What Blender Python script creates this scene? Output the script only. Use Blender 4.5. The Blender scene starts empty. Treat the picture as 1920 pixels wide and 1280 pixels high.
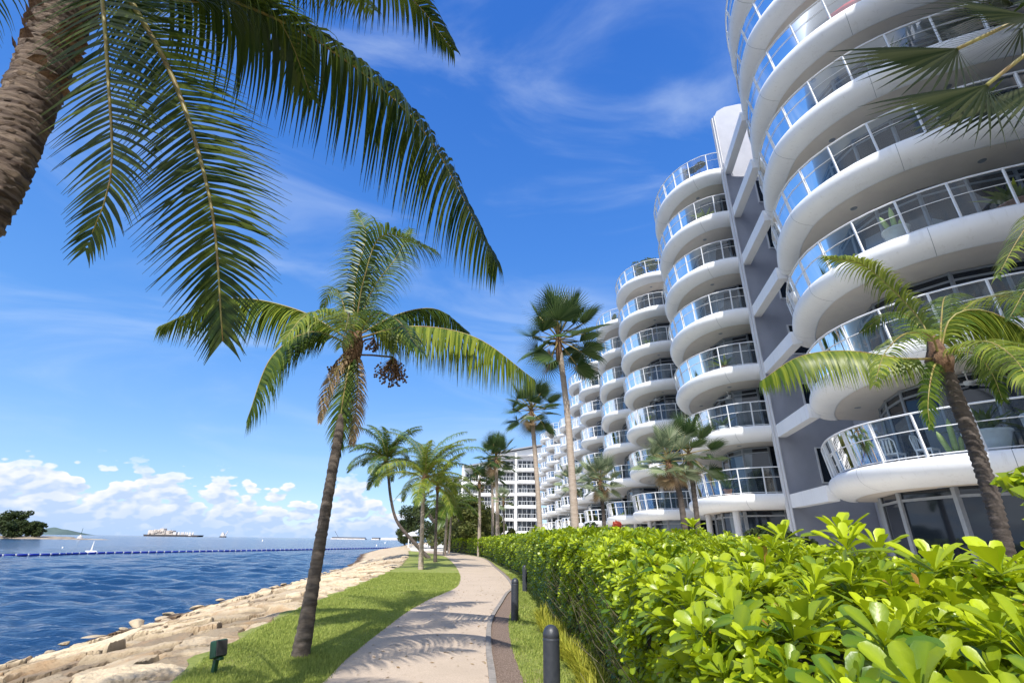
import bpy, math, random
import numpy as np
from mathutils import Vector, Matrix, Quaternion
from mathutils.geometry import tessellate_polygon
R = math.radians
rng = np.random.default_rng(7)
random.seed(7)
sc = bpy.context.scene
COL = sc.collection
# ------------------------------------------------------------------ camera
PITCH, ROLL, FPX, EYE = R(22.5), 0.0136, 900.0, 1.6
cam = bpy.data.cameras.new('camera')
cam.sensor_width = 36; cam.lens = 36 * FPX / 1920; cam.clip_end = 40000; cam.clip_start = 0.05
co = bpy.data.objects.new('camera', cam); COL.objects.link(co)
co.matrix_world = Matrix.Translation((0, 0, EYE)) @ Matrix.Rotation(R(90) + PITCH, 4, 'X') @ Matrix.Rotation(ROLL, 4, 'Z')
sc.camera = co
# ------------------------------------------------------------------ sun, sky, exposure
SUN_EL, SUN_AZ = R(50), R(6)          # shadows fall towards (sin AZ, cos AZ)
SKY_K = 0.15
sun = bpy.data.lights.new('sun', 'SUN'); sun.energy = 4.0; sun.angle = R(0.4); sun.color = (1, 0.95, 0.87)
so = bpy.data.objects.new('sun', sun); COL.objects.link(so)
sd = Vector((math.sin(SUN_AZ) * math.cos(SUN_EL), math.cos(SUN_AZ) * math.cos(SUN_EL), -math.sin(SUN_EL)))
so.rotation_euler = sd.to_track_quat('-Z', 'Y').to_euler(); so.location = (0, 0, 60)
sc.view_settings.view_transform = 'Standard'; sc.view_settings.look = 'None'
sc.view_settings.exposure = 0.6; sc.view_settings.gamma = 1
w = bpy.data.worlds.new('World'); sc.world = w; w.use_nodes = True


class NT:
    """tiny node tree helper"""
    def __init__(s, tree): s.t = tree; s.n = tree.nodes; s.l = tree.links
    def add(s, typ, ins=None, **kw):
        nd = s.n.new(typ)
        for k, v in kw.items(): setattr(nd, k, v)
        for k, v in (ins or {}).items():
            if isinstance(v, tuple) and len(v) == 2 and hasattr(v[0], 'outputs'): s.l.new(v[0].outputs[v[1]], nd.inputs[k])
            elif hasattr(v, 'outputs'): s.l.new(v.outputs[0], nd.inputs[k])
            else: nd.inputs[k].default_value = v
        return nd
    def m(s, op, a, b=0.0, c=None, clamp=False):
        i = {0: a, 1: b}
        if c is not None: i[2] = c
        return s.add('ShaderNodeMath', i, operation=op, use_clamp=clamp)
    def mr(s, v, a, b, c=0.0, d=1.0, smooth=False):
        return s.add('ShaderNodeMapRange', {0: v, 1: a, 2: b, 3: c, 4: d}, interpolation_type='SMOOTHSTEP' if smooth else 'LINEAR')
    def mix(s, f, a, b):
        nd = s.n.new('ShaderNodeMix'); nd.data_type = 'RGBA'
        for k, v in ((0, f), (6, a), (7, b)):
            if isinstance(v, tuple) and len(v) == 2 and hasattr(v[0], 'outputs'): s.l.new(v[0].outputs[v[1]], nd.inputs[k])
            elif hasattr(v, 'outputs'):
                s.l.new(v.outputs[2] if v.bl_idname == 'ShaderNodeMix' else v.outputs[0], nd.inputs[k])
            else: nd.inputs[k].default_value = v if not (isinstance(v, tuple) and len(v) == 3) else v + (1,)
        return nd


def world_nodes():
    nt = NT(w.node_tree); nt.n.clear()
    sky = nt.add('ShaderNodeTexSky', sky_type='NISHITA'); sky.sun_disc = False
    sky.sun_elevation = SUN_EL; sky.sun_rotation = R(180) + SUN_AZ; sky.air_density = 1.0; sky.dust_density = 0.35; sky.ozone_density = 1.6
    hs = nt.add('ShaderNodeHueSaturation', {'Hue': 0.508, 'Saturation': 1.22, 'Value': 1.15, 'Fac': 1.0, 'Color': sky})
    tc = nt.add('ShaderNodeTexCoord')
    sep = nt.add('ShaderNodeSeparateXYZ', {0: (tc, 'Generated')})
    z = (sep, 2)
    # cumulus bank low over the sea
    mp = nt.add('ShaderNodeMapping', {0: (tc, 'Generated'), 'Scale': (1.0, 1.0, 1.9)})
    mp2 = nt.add('ShaderNodeMapping', {0: (tc, 'Generated'), 'Scale': (1.0, 1.0, 1.9), 'Location': (-0.006, -0.004, 0.016)})
    big = nt.add('ShaderNodeTexNoise', {'Vector': mp, 'Scale': 5.5, 'Detail': 2.0, 'Roughness': 0.5})
    def cum(m):
        a = nt.add('ShaderNodeTexNoise', {'Vector': m, 'Scale': 12.0, 'Detail': 9.0, 'Roughness': 0.56})
        v = nt.add('ShaderNodeTexVoronoi', {'Vector': m, 'Scale': 30.0, 'Smoothness': 0.6}, feature='SMOOTH_F1')
        v2 = nt.add('ShaderNodeTexVoronoi', {'Vector': m, 'Scale': 75.0, 'Smoothness': 0.6}, feature='SMOOTH_F1')
        x = nt.m('MULTIPLY_ADD', (v, 0), -0.50, a)
        return nt.m('MULTIPLY_ADD', (v2, 0), -0.26, x)
    c1, c2 = cum(mp), cum(mp2)
    vp = nt.add('ShaderNodeTexVoronoi', {'Vector': mp, 'Scale': 26.0, 'Smoothness': 1.0}, feature='SMOOTH_F1')
    # higher build-up towards the direction of the cloud tower right of the leaning palm
    dv = nt.add('ShaderNodeVectorMath', {0: (tc, 'Generated'), 1: (-0.290, 0.950, 0.075)}, operation='DOT_PRODUCT')
    tower = nt.mr((dv, 'Value'), 0.9945, 0.9995, 0.0, 0.42, True)
    dl = nt.add('ShaderNodeVectorMath', {0: (tc, 'Generated'), 1: (-0.72, 0.69, 0.03)}, operation='DOT_PRODUCT')
    left = nt.mr((dl, 'Value'), 0.93, 0.999, 0.0, 0.10, True)
    right = nt.mr((sep, 0), -0.24, -0.10, 0.0, -0.5)
    th = nt.mr(z, 0.0, 0.125, -0.10, 0.58)
    d = nt.m('SUBTRACT', c1, th)
    d = nt.m('MULTIPLY_ADD', big, 0.55, d)
    d = nt.m('ADD', d, tower); d = nt.m('ADD', d, left); d = nt.m('ADD', d, right)
    cov = nt.mr(d, 0.09, 0.17, 0, 1, True)
    cov = nt.m('MULTIPLY', cov, nt.m('MAXIMUM', nt.mr(z, 0.125, 0.085, 0, 1), nt.m('MULTIPLY', tower, 4.0, clamp=True)))
    sh = nt.m('SUBTRACT', c1, c2)
    shade = nt.mr(sh, -0.11, 0.10, 0, 1)
    shade = nt.m('MULTIPLY_ADD', nt.mr((vp, 0), 0.65, 0.1, -0.35, 0.45), 0.7, shade)
    core_ = nt.mr(d, 0.10, 0.42, 0.25, -0.30)
    base = nt.mr(z, 0.0, 0.14, -0.10, 0.40)
    shade = nt.m('ADD', nt.m('MULTIPLY_ADD', shade, 0.75, core_), base, clamp=True)
    ccol = nt.mix(shade, (2.5, 3.2, 4.4), (4.6, 4.65, 4.8))
    ccol = nt.mix(nt.mr(z, 0.0, 0.05, 0.65, 0.0), ccol, (2.1, 3.0, 4.6))
    mp3 = nt.add('ShaderNodeMapping', {0: (tc, 'Generated'), 'Rotation': (0.2, 0.5, 0.3), 'Scale': (1.0, 1.6, 4.5)})
    ci = nt.add('ShaderNodeTexNoise', {'Vector': mp3, 'Scale': 1.7, 'Detail': 7.0, 'Roughness': 0.55, 'Distortion': 0.7})
    cif = nt.m('MULTIPLY', nt.mr(ci, 0.46, 0.85, 0, 0.42, True), nt.mr(z, 0.04, 0.22))
    ramp = nt.add('ShaderNodeValToRGB', {0: z})
    e = ramp.color_ramp.elements; e[0].position = 0.0; e[0].color = (0.34, 0.57, 0.94, 1); e[1].position = 1.0; e[1].color = (0.016, 0.13, 0.62, 1)
    for p_, c_ in ((0.12, (0.24, 0.49, 0.93, 1)), (0.32, (0.115, 0.36, 0.88, 1)), (0.55, (0.055, 0.25, 0.80, 1)), (0.8, (0.026, 0.17, 0.68, 1))):
        q = e.new(p_); q.color = c_
    rs_ = nt.add('ShaderNodeVectorMath', {0: ramp, 'Scale': 4.5}, operation='SCALE')
    s0 = nt.mix(0.75, hs, rs_)
    s1 = nt.mix(cif, s0, (3.6, 4.2, 5.0))
    # broken bright cloud added out of view behind the photographer to lift shaded fascias
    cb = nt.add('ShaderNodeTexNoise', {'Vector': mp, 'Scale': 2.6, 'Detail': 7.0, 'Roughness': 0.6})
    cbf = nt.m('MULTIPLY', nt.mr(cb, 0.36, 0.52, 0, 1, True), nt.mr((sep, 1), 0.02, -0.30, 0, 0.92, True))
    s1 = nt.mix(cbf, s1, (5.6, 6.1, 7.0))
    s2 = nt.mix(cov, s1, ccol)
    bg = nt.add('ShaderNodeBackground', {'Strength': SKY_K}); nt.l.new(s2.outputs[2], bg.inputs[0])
    out = nt.add('ShaderNodeOutputWorld', {0: bg})
world_nodes()

# ------------------------------------------------------------------ image <-> world helper (used once, to find where things stand)
def ray(u, v):
    a, b = (u - 960) / FPX, (640 - v) / FPX
    c, s = math.cos(ROLL), math.sin(ROLL)
    a, b = a * c - b * s, a * s + b * c
    return a, math.cos(PITCH) - math.sin(PITCH) * b, math.sin(PITCH) + math.cos(PITCH) * b
def aty(u, v, Y):
    r = ray(u, v); return Vector((r[0] / r[1] * Y, Y, EYE + r[2] / r[1] * Y))
def atz(u, v, z=0.0):
    r = ray(u, v); t = (z - EYE) / r[2]; return Vector((r[0] * t, r[1] * t, z))

# ------------------------------------------------------------------ mesh helpers
class G:
    def __init__(s): s.V = []; s.Q = []; s.T = []; s.A = []; s.n = 0
    def add(s, V, Q=None, T=None, tint=None):
        V = np.asarray(V, float).reshape(-1, 3); s.V.append(V)
        if Q is not None and len(Q): s.Q.append(np.asarray(Q, int).reshape(-1, 4) + s.n)
        if T is not None and len(T): s.T.append(np.asarray(T, int).reshape(-1, 3) + s.n)
        s.A.append(np.full(len(V), 0.5) if tint is None else np.broadcast_to(np.asarray(tint, float), (len(V),)))
        s.n += len(V); return s
    def poly(s, pts, z=None, flip=False):
        P = [Vector((p[0], p[1], z if z is not None else p[2])) for p in pts]
        T = tessellate_polygon([P])
        V = np.array([tuple(p) for p in P]); T = np.array(T)
        a = V[T[:, 0]]; n = np.cross(V[T[:, 1]] - a, V[T[:, 2]] - a)
        bad = (n[:, 2] < 0) != flip
        T[bad] = T[bad][:, ::-1]
        return s.add(V, T=T)
    def box(s, c, d, rz=0.0, M=None):
        x, y, z = d[0] / 2, d[1] / 2, d[2] / 2
        V = np.array([(-x, -y, -z), (x, -y, -z), (x, y, -z), (-x, y, -z), (-x, -y, z), (x, -y, z), (x, y, z), (-x, y, z)])
        if rz:
            cc, ss = math.cos(rz), math.sin(rz); V = V @ np.array([[cc, ss, 0], [-ss, cc, 0], [0, 0, 1]])
        if M is not None: V = V @ np.array(M.to_3x3()).T
        V = V + np.array(c)
        return s.add(V, [(0, 3, 2, 1), (4, 5, 6, 7), (0, 1, 5, 4), (1, 2, 6, 5), (2, 3, 7, 6), (3, 0, 4, 7)])
    def bar(s, a, b, wd, ht=None):
        a = Vector(a); b = Vector(b); ht = ht or wd; d = b - a; L = d.length
        if L < 1e-6: return s
        d.normalize(); up = Vector((0, 0, 1)) if abs(d.z) < 0.95 else Vector((1, 0, 0))
        sx = d.cross(up).normalized(); uz = sx.cross(d)
        V = [tuple(a + sx * i * wd / 2 + uz * j * ht / 2 + d * k * L) for k in (0, 1) for i, j in ((-1, -1), (1, -1), (1, 1), (-1, 1))]
        return s.add(V, [(0, 1, 2, 3), (7, 6, 5, 4), (0, 4, 5, 1), (1, 5, 6, 2), (2, 6, 7, 3), (3, 7, 4, 0)])
    def tube(s, P, rad, n=10, cap=True, tint=None):
        P = np.asarray([tuple(p) for p in P], float); m = len(P); rad = np.broadcast_to(rad, (m,))
        Tn = np.gradient(P, axis=0); Tn /= np.linalg.norm(Tn, axis=1)[:, None] + 1e-9
        ref = np.array([0, 1.0, 0]) if abs(Tn[0][1]) < 0.8 else np.array([1.0, 0, 0])
        V = []
        for i in range(m):
            u = ref - Tn[i] * ref.dot(Tn[i]); u /= np.linalg.norm(u); v = np.cross(Tn[i], u); ref = u
            a = np.linspace(0, 2 * np.pi, n, endpoint=False)
            V.append(P[i] + rad[i] * (np.cos(a)[:, None] * u + np.sin(a)[:, None] * v))
        V = np.concatenate(V); Q = []
        for i in range(m - 1):
            for j in range(n):
                k = (j + 1) % n; Q.append((i * n + j, i * n + k, (i + 1) * n + k, (i + 1) * n + j))
        T = []
        if cap:
            V = np.vstack([V, P[0], P[-1]]); c0, c1 = m * n, m * n + 1
            for j in range(n):
                k = (j + 1) % n; T.append((c0, k, j)); T.append((c1, (m - 1) * n + j, (m - 1) * n + k))
        return s.add(V, Q, T, tint)
    def lathe(s, prof, c=(0, 0, 0), n=20):
        V = []; a = np.linspace(0, 2 * np.pi, n, endpoint=False)
        for r, z in prof: V.append(np.stack([np.cos(a) * r + c[0], np.sin(a) * r + c[1], np.full(n, z + c[2])], 1))
        V = np.concatenate(V); Q = []
        for i in range(len(prof) - 1):
            for j in range(n):
                k = (j + 1) % n; Q.append((i * n + j, i * n + k, (i + 1) * n + k, (i + 1) * n + j))
        return s.add(V, Q)
    def mesh(s, name, mat, smooth=False):
        me = bpy.data.meshes.new(name)
        V = np.concatenate(s.V) if s.V else np.zeros((0, 3))
        Q = np.concatenate(s.Q) if s.Q else np.zeros((0, 4), int); T = np.concatenate(s.T) if s.T else np.zeros((0, 3), int)
        me.vertices.add(len(V)); me.vertices.foreach_set('co', V.astype(np.float32).ravel())
        li = np.concatenate([Q.ravel(), T.ravel()]).astype(np.int32)
        me.loops.add(len(li)); me.loops.foreach_set('vertex_index', li)
        st = np.concatenate([np.arange(len(Q)) * 4, len(Q) * 4 + np.arange(len(T)) * 3]).astype(np.int32)
        me.polygons.add(len(st)); me.polygons.foreach_set('loop_start', st)
        me.polygons.foreach_set('use_smooth', np.full(len(st), bool(smooth)))
        at = me.attributes.new('tint', 'FLOAT', 'POINT'); at.data.foreach_set('value', np.concatenate(s.A).astype(np.float32))
        me.update(); me.validate()
        if mat: me.materials.append(mat)
        return me
    def obj(s, name, mat, parent=None, smooth=False, loc=None):
        o = bpy.data.objects.new(name, s.mesh(name, mat, smooth)); COL.objects.link(o)
        if parent: o.parent = parent
        if loc is not None: o.location = loc
        return o
def tag(o, label=None, cat=None, group=None, kind=None):
    if label: o['label'] = label
    if cat: o['category'] = cat
    if group: o['group'] = group
    if kind: o['kind'] = kind
    return o
def thing(name, loc, label, cat, group=None, rz=0.0, scale=1.0):
    o = bpy.data.objects.new(name, None); COL.objects.link(o); o.location = loc; o.rotation_euler = (0, 0, rz); o.scale = (scale,) * 3
    o.empty_display_size = 0.3
    return tag(o, label, cat, group)
def inst(name, me, parent=None, M=None, loc=None):
    o = bpy.data.objects.new(name, me); COL.objects.link(o); o.parent = parent
    if M is not None: o.matrix_local = M
    if loc is not None: o.location = loc
    return o
def copytree(r, loc, rz=0.0, label=None, scale=None):
    c = r.copy(); COL.objects.link(c); c.location = loc; c.rotation_euler = (0, 0, rz)
    if label: c['label'] = label
    if scale: c.scale = (scale,) * 3
    def rec(a, b):
        for ch in a.children:
            d = ch.copy(); COL.objects.link(d); d.parent = b; rec(ch, d)
    rec(r, c); return c
def spline(P, n):
    """Catmull-Rom through P, n samples per span"""
    P = np.asarray([tuple(p) for p in P], float)
    A = np.vstack([2 * P[0] - P[1], P, 2 * P[-1] - P[-2]]); out = []
    for i in range(1, len(A) - 2):
        for t in np.linspace(0, 1, n, endpoint=False):
            a, b, c, d = A[i - 1], A[i], A[i + 1], A[i + 2]
            out.append(0.5 * (2 * b + (c - a) * t + (2 * a - 5 * b + 4 * c - d) * t * t + (3 * b - a - 3 * c + d) * t ** 3))
    out.append(P[-1]); return np.array(out)
def resample(P, step):
    P = np.asarray(P); d = np.r_[0, np.cumsum(np.linalg.norm(np.diff(P, axis=0), axis=1))]
    k = max(2, int(round(d[-1] / step)) + 1); t = np.linspace(0, d[-1], k)
    return np.stack([np.interp(t, d, P[:, i]) for i in range(P.shape[1])], 1)
def offset2(P, o, side=-1):
    """offset an open 2-D polyline; side -1 = towards its left-hand outside as used below"""
    T = np.gradient(P, axis=0); T /= np.linalg.norm(T, axis=1)[:, None]
    N = np.stack([-T[:, 1], T[:, 0]], 1) * side
    return P + N * o

# ------------------------------------------------------------------ materials
def mat(name, col, rough=0.6, col2=None, scale=6.0, bump=0.0, bscale=None, metal=0.0, spec=0.5, detail=6.0, stretch=None, lo=0.35, hi=0.65, dirt=None):
    m = bpy.data.materials.new(name); m.use_nodes = True; nt = NT(m.node_tree)
    b = nt.n['Principled BSDF']; b.inputs['Roughness'].default_value = rough; b.inputs['Metallic'].default_value = metal
    b.inputs['Specular IOR Level'].default_value = spec
    tc = nt.add('ShaderNodeTexCoord')
    vec = (tc, 'Object')
    if stretch: vec = nt.add('ShaderNodeMapping', {0: (tc, 'Object'), 'Scale': stretch})
    if col2 is not None:
        nz = nt.add('ShaderNodeTexNoise', {'Vector': vec, 'Scale': scale, 'Detail': detail, 'Roughness': 0.6})
        f = nt.mr(nz, lo, hi)
        mx = nt.mix(f, col, col2)
        if dirt:
            nz2 = nt.add('ShaderNodeTexNoise', {'Vector': vec, 'Scale': dirt[1], 'Detail': 8.0, 'Roughness': 0.7})
            mx = nt.mix(nt.mr(nz2, dirt[2], dirt[3]), mx, dirt[0])
        nt.l.new(mx.outputs[2], b.inputs['Base Color'])
    else: b.inputs['Base Color'].default_value = tuple(col) + (1,)
    if bump:
        nb = nt.add('ShaderNodeTexNoise', {'Vector': vec, 'Scale': bscale or scale * 4, 'Detail': 6.0, 'Roughness': 0.65})
        bp = nt.add('ShaderNodeBump', {'Height': nb, 'Strength': bump, 'Distance': 0.02})
        nt.l.new(bp.outputs[0], b.inputs['Normal'])
    return m
def leafmat(name, a, b_, trans=0.35, rough=0.45, tcol=None, spec=0.18):
    m = bpy.data.materials.new(name); m.use_nodes = True; nt = NT(m.node_tree)
    p = nt.n['Principled BSDF']; out = nt.n['Material Output']
    at = nt.add('ShaderNodeAttribute', attribute_name='tint')
    c = nt.mix((at, 'Fac'), a, b_)
    nt.l.new(c.outputs[2], p.inputs['Base Color']); p.inputs['Roughness'].default_value = rough
    p.inputs['Specular IOR Level'].default_value = spec
    tr = nt.add('ShaderNodeBsdfTranslucent')
    g = nt.mix(0.5, c, tcol or tuple(min(1, x * 1.8) for x in b_))
    nt.l.new(g.outputs[2], tr.inputs[0])
    ms = nt.add('ShaderNodeMixShader', {0: trans, 1: p, 2: tr}); nt.l.new(ms.outputs[0], out.inputs[0])
    return m
def hedgemat(name, a, b_, trans, rough, tcol):
    m = leafmat(name, a, b_, trans, rough, tcol, 0.5); nt = NT(m.node_tree); p = [n for n in nt.n if n.bl_idname == 'ShaderNodeBsdfPrincipled'][0]
    at = [n for n in nt.n if n.bl_idname == 'ShaderNodeAttribute'][0]; src = p.inputs['Base Color'].links[0].from_node
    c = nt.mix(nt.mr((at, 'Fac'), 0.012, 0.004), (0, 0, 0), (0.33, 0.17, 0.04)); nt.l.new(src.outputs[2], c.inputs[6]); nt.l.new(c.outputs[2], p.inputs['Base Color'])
    tc = nt.add('ShaderNodeTexCoord'); nb = nt.add('ShaderNodeTexNoise', {'Vector': (tc, 'Object'), 'Scale': 55.0, 'Detail': 3.0}); bp = nt.add('ShaderNodeBump', {'Height': nb, 'Strength': 0.35, 'Distance': 0.004}); nt.l.new(bp.outputs[0], p.inputs['Normal'])
    return m
def glassmat(name, tint, refl=1.0, body=None, bodyf=0.0):
    m = bpy.data.materials.new(name); m.use_nodes = True; nt = NT(m.node_tree); nt.n.remove(nt.n['Principled BSDF']); out = nt.n['Material Output']
    tr = nt.add('ShaderNodeBsdfTransparent', {0: tint + (1,)})
    gl = nt.add('ShaderNodeBsdfGlossy', {0: (1, 1, 1, 1), 1: 0.02})
    fr = nt.add('ShaderNodeFresnel', {0: 1.5})
    f = nt.m('MULTIPLY', fr, 1.7 * refl, clamp=True)
    a = tr
    if body:
        di = nt.add('ShaderNodeBsdfDiffuse', {0: body + (1,)}); a = nt.add('ShaderNodeMixShader', {0: bodyf, 1: tr, 2: di})
    ms = nt.add('ShaderNodeMixShader', {0: f, 1: a, 2: gl}); nt.l.new(ms.outputs[0], out.inputs[0]); return m
def windowmat(name):
    m = bpy.data.materials.new(name); m.use_nodes = True; nt = NT(m.node_tree); p = nt.n['Principled BSDF']; out = nt.n['Material Output']
    tc = nt.add('ShaderNodeTexCoord')
    mp = nt.add('ShaderNodeMapping', {0: (tc, 'Object'), 'Scale': (0.9, 0.9, 0.303)})
    v = nt.add('ShaderNodeTexVoronoi', {'Vector': mp, 'Scale': 1.0}, feature='F1')
    sp = nt.add('ShaderNodeSeparateColor', {0: (v, 'Color')})
    f = nt.mr(sp, 0.86, 0.90)
    c = nt.mix(f, (0.012, 0.018, 0.028), (0.16, 0.19, 0.22))
    nt.l.new(c.outputs[2], p.inputs['Base Color']); p.inputs['Roughness'].default_value = 0.04
    p.inputs['Specular IOR Level'].default_value = 0.55
    return m

M = {}
M['white'] = mat('white render', (0.80, 0.80, 0.80), 0.5, (0.70, 0.71, 0.73), 0.8, 0.06, 30, spec=0.4, dirt=((0.55, 0.54, 0.52), 2.2, 0.62, 0.85))
def whitemat():
    m = bpy.data.materials.new('weathered white paint'); m.use_nodes = True; nt = NT(m.node_tree); b = nt.n['Principled BSDF']; b.inputs['Roughness'].default_value = 0.55
    tc = nt.add('ShaderNodeTexCoord'); mp = nt.add('ShaderNodeMapping', {0: (tc, 'Object'), 'Scale': (3.2, 3.2, 0.35)})
    n1 = nt.add('ShaderNodeTexNoise', {'Vector': mp, 'Scale': 2.0, 'Detail': 8.0, 'Roughness': 0.7}); n2 = nt.add('ShaderNodeTexNoise', {'Vector': (tc, 'Object'), 'Scale': 0.7, 'Detail': 5.0})
    n3 = nt.add('ShaderNodeTexNoise', {'Vector': (tc, 'Object'), 'Scale': 25.0, 'Detail': 6.0, 'Roughness': 0.7})
    c = nt.mix(nt.mr(n2, 0.35, 0.7), (0.90, 0.90, 0.90), (0.83, 0.835, 0.85)); c = nt.mix(nt.mr(n1, 0.56, 0.80, 0, 0.6), c, (0.56, 0.54, 0.51)); c = nt.mix(nt.mr(n3, 0.68, 0.80, 0, 0.4), c, (0.45, 0.43, 0.40))
    nt.l.new(c.outputs[2], b.inputs['Base Color']); nb = nt.add('ShaderNodeTexNoise', {'Vector': (tc, 'Object'), 'Scale': 5.0, 'Detail': 8.0}); bp = nt.add('ShaderNodeBump', {'Height': nb, 'Strength': 0.25, 'Distance': 0.02}); nt.l.new(bp.outputs[0], b.inputs['Normal'])
    return m
M['white'] = whitemat()
M['soffit'] = mat('soffit paint', (0.74, 0.67, 0.59), 0.8, (0.68, 0.61, 0.54), 1.5, 0.1, 40)
M['grey'] = mat('pale wall paint', (0.44, 0.46, 0.53), 0.75, (0.39, 0.41, 0.48), 1.2, 0.1, 30)
M['offwhite'] = mat('off white wall', (0.66, 0.66, 0.67), 0.7, (0.58, 0.58, 0.6), 1.0, 0.08, 25)
M['frame'] = mat('white aluminium', (0.78, 0.8, 0.82), 0.35, (0.7, 0.72, 0.75), 5)
M['dframe'] = mat('grey aluminium', (0.3, 0.32, 0.35), 0.4, (0.25, 0.27, 0.3), 5)
M['glass'] = glassmat('balcony glass', (0.70, 0.80, 0.86), 0.62, (0.16, 0.20, 0.24), 0.05)
M['window'] = windowmat('dark window glass')
M['roofgrey'] = mat('grey roofing', (0.28, 0.30, 0.33), 0.6, (0.22, 0.24, 0.27), 2)
M['dark'] = mat('dark recess', (0.03, 0.03, 0.033), 0.8, (0.05, 0.05, 0.05), 3)
M['path'] = mat('pink aggregate paving', (0.58, 0.44, 0.32), 0.9, (0.43, 0.32, 0.23), 60, 0.35, 160, dirt=((0.16, 0.12, 0.10), 25, 0.66, 0.74), lo=0.3, hi=0.7)
def pathmat():
    m = bpy.data.materials.new('worn aggregate paving'); m.use_nodes = True; nt = NT(m.node_tree); b = nt.n['Principled BSDF']; b.inputs['Roughness'].default_value = 0.9; tc = nt.add('ShaderNodeTexCoord'); o = (tc, 'Object')
    n1 = nt.add('ShaderNodeTexNoise', {'Vector': o, 'Scale': 70.0, 'Detail': 8.0, 'Roughness': 0.75}); n2 = nt.add('ShaderNodeTexNoise', {'Vector': o, 'Scale': 0.9, 'Detail': 6.0, 'Roughness': 0.6}); n3 = nt.add('ShaderNodeTexNoise', {'Vector': o, 'Scale': 5.0, 'Detail': 8.0, 'Roughness': 0.7}); n4 = nt.add('ShaderNodeTexVoronoi', {'Vector': o, 'Scale': 38.0})
    c = nt.mix(nt.mr(n1, 0.35, 0.65), (0.58, 0.47, 0.36), (0.38, 0.30, 0.225)); c = nt.mix(nt.mr(n2, 0.45, 0.70, 0, 0.55), c, (0.40, 0.32, 0.24)); c = nt.mix(nt.mr(n3, 0.60, 0.74, 0, 0.5), c, (0.30, 0.23, 0.17)); c = nt.mix(nt.mr((n4, 0), 0.14, 0.06, 0, 0.6), c, (0.16, 0.12, 0.09))
    nt.l.new(c.outputs[2], b.inputs['Base Color']); bp = nt.add('ShaderNodeBump', {'Height': n1, 'Strength': 0.5, 'Distance': 0.012}); nt.l.new(bp.outputs[0], b.inputs['Normal']); return m
M['path'] = pathmat()
M['kerb'] = mat('concrete edging', (0.30, 0.27, 0.24), 0.9, (0.2, 0.18, 0.16), 12, 0.3, 60)
M['mulch'] = mat('leaf litter mulch', (0.13, 0.085, 0.06), 0.95, (0.30, 0.22, 0.17), 45, 1.0, 70, lo=0.4, hi=0.62)
M['soil'] = mat('garden soil', (0.09, 0.07, 0.05), 0.95, (0.05, 0.06, 0.03), 3, 0.5, 30)
M['pale'] = mat('pale bounce ground', (0.70, 0.66, 0.58), 0.9, (0.62, 0.58, 0.50), 0.8, 0.3, 12)  # hidden ground made pale to bounce light up onto the soffits
M['lawn'] = mat('lawn turf', (0.18, 0.23, 0.05), 0.9, (0.28, 0.31, 0.08), 9, 0.9, 90, dirt=((0.36, 0.30, 0.16), 1.1, 0.52, 0.72), spec=0.2)
M['bollard'] = mat('black painted metal', (0.028, 0.032, 0.045), 0.42, (0.045, 0.05, 0.06), 14, 0.15, 40, dirt=((0.25, 0.25, 0.27), 60, 0.70, 0.74))
M['greenpaint'] = mat('green painted metal', (0.010, 0.055, 0.03), 0.4, (0.016, 0.08, 0.045), 8, 0.1, 30)
M['bark'] = mat('palm bark grey brown', (0.06, 0.045, 0.035), 0.9, (0.17, 0.14, 0.115), 5, 0.8, 30, stretch=(1, 1, 4), lo=0.3, hi=0.7)
M['barkdark'] = mat('dark palm bark', (0.045, 0.035, 0.03), 0.9, (0.14, 0.115, 0.10), 5, 0.9, 30, stretch=(1, 1, 3), lo=0.3, hi=0.75)
M['barkpale'] = mat('pale palm bark', (0.44, 0.37, 0.31), 0.85, (0.32, 0.25, 0.20), 4, 0.5, 24, stretch=(1, 1, 5), lo=0.3, hi=0.7)
M['fibre'] = mat('brown palm fibre', (0.08, 0.04, 0.022), 0.95, (0.22, 0.13, 0.075), 18, 1.0, 50)
M['barkred'] = mat('ringed palm bark', (0.30, 0.225, 0.17), 0.85, (0.065, 0.04, 0.03), 3.5, 0.9, 30, stretch=(.6, .6, 9), lo=0.35, hi=0.62)
M['frond'] = leafmat('coconut leaflet', (0.024, 0.060, 0.010), (0.12, 0.17, 0.025), 0.24, 0.33)
M['frondlight'] = leafmat('young coconut leaflet', (0.05, 0.10, 0.015), (0.26, 0.30, 0.04), 0.30, 0.35)
M['frondblue'] = leafmat('blue green leaflet', (0.10, 0.20, 0.13), (0.22, 0.34, 0.22), 0.36, 0.35)
M['frondnear'] = leafmat('backlit coconut leaflet', (0.012, 0.032, 0.006), (0.085, 0.115, 0.015), 0.18, 0.3)  # darker copy of the coconut leaflet, backlit tone put into the colour
M['rachis'] = mat('leaf stalk', (0.28, 0.26, 0.07), 0.5, (0.22, 0.14, 0.05), 6)
M['fan'] = leafmat('fan palm leaf', (0.028, 0.065, 0.02), (0.10, 0.15, 0.05), 0.22, 0.35)
M['fandark'] = leafmat('silhouette fan palm leaf', (0.012, 0.022, 0.008), (0.05, 0.06, 0.025), 0.12, 0.35)  # fan leaf colour darkened so the blades read as backlit silhouettes
M['fansilver'] = leafmat('silver fan palm leaf', (0.09, 0.14, 0.07), (0.32, 0.36, 0.22), 0.25, 0.4)
M['fandead'] = leafmat('dry fan palm leaf', (0.20, 0.13, 0.07), (0.36, 0.27, 0.16), 0.2, 0.7)
M['hedge'] = hedgemat('hedge leaf', (0.045, 0.12, 0.010), (0.46, 0.55, 0.015), 0.30, 0.36, tcol=(0.60, 0.72, 0.01))
M['hedgecore'] = mat('dark hedge core', (0.020, 0.028, 0.010), 0.95, (0.05, 0.045, 0.025), 14, 0.8, 20)
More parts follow.
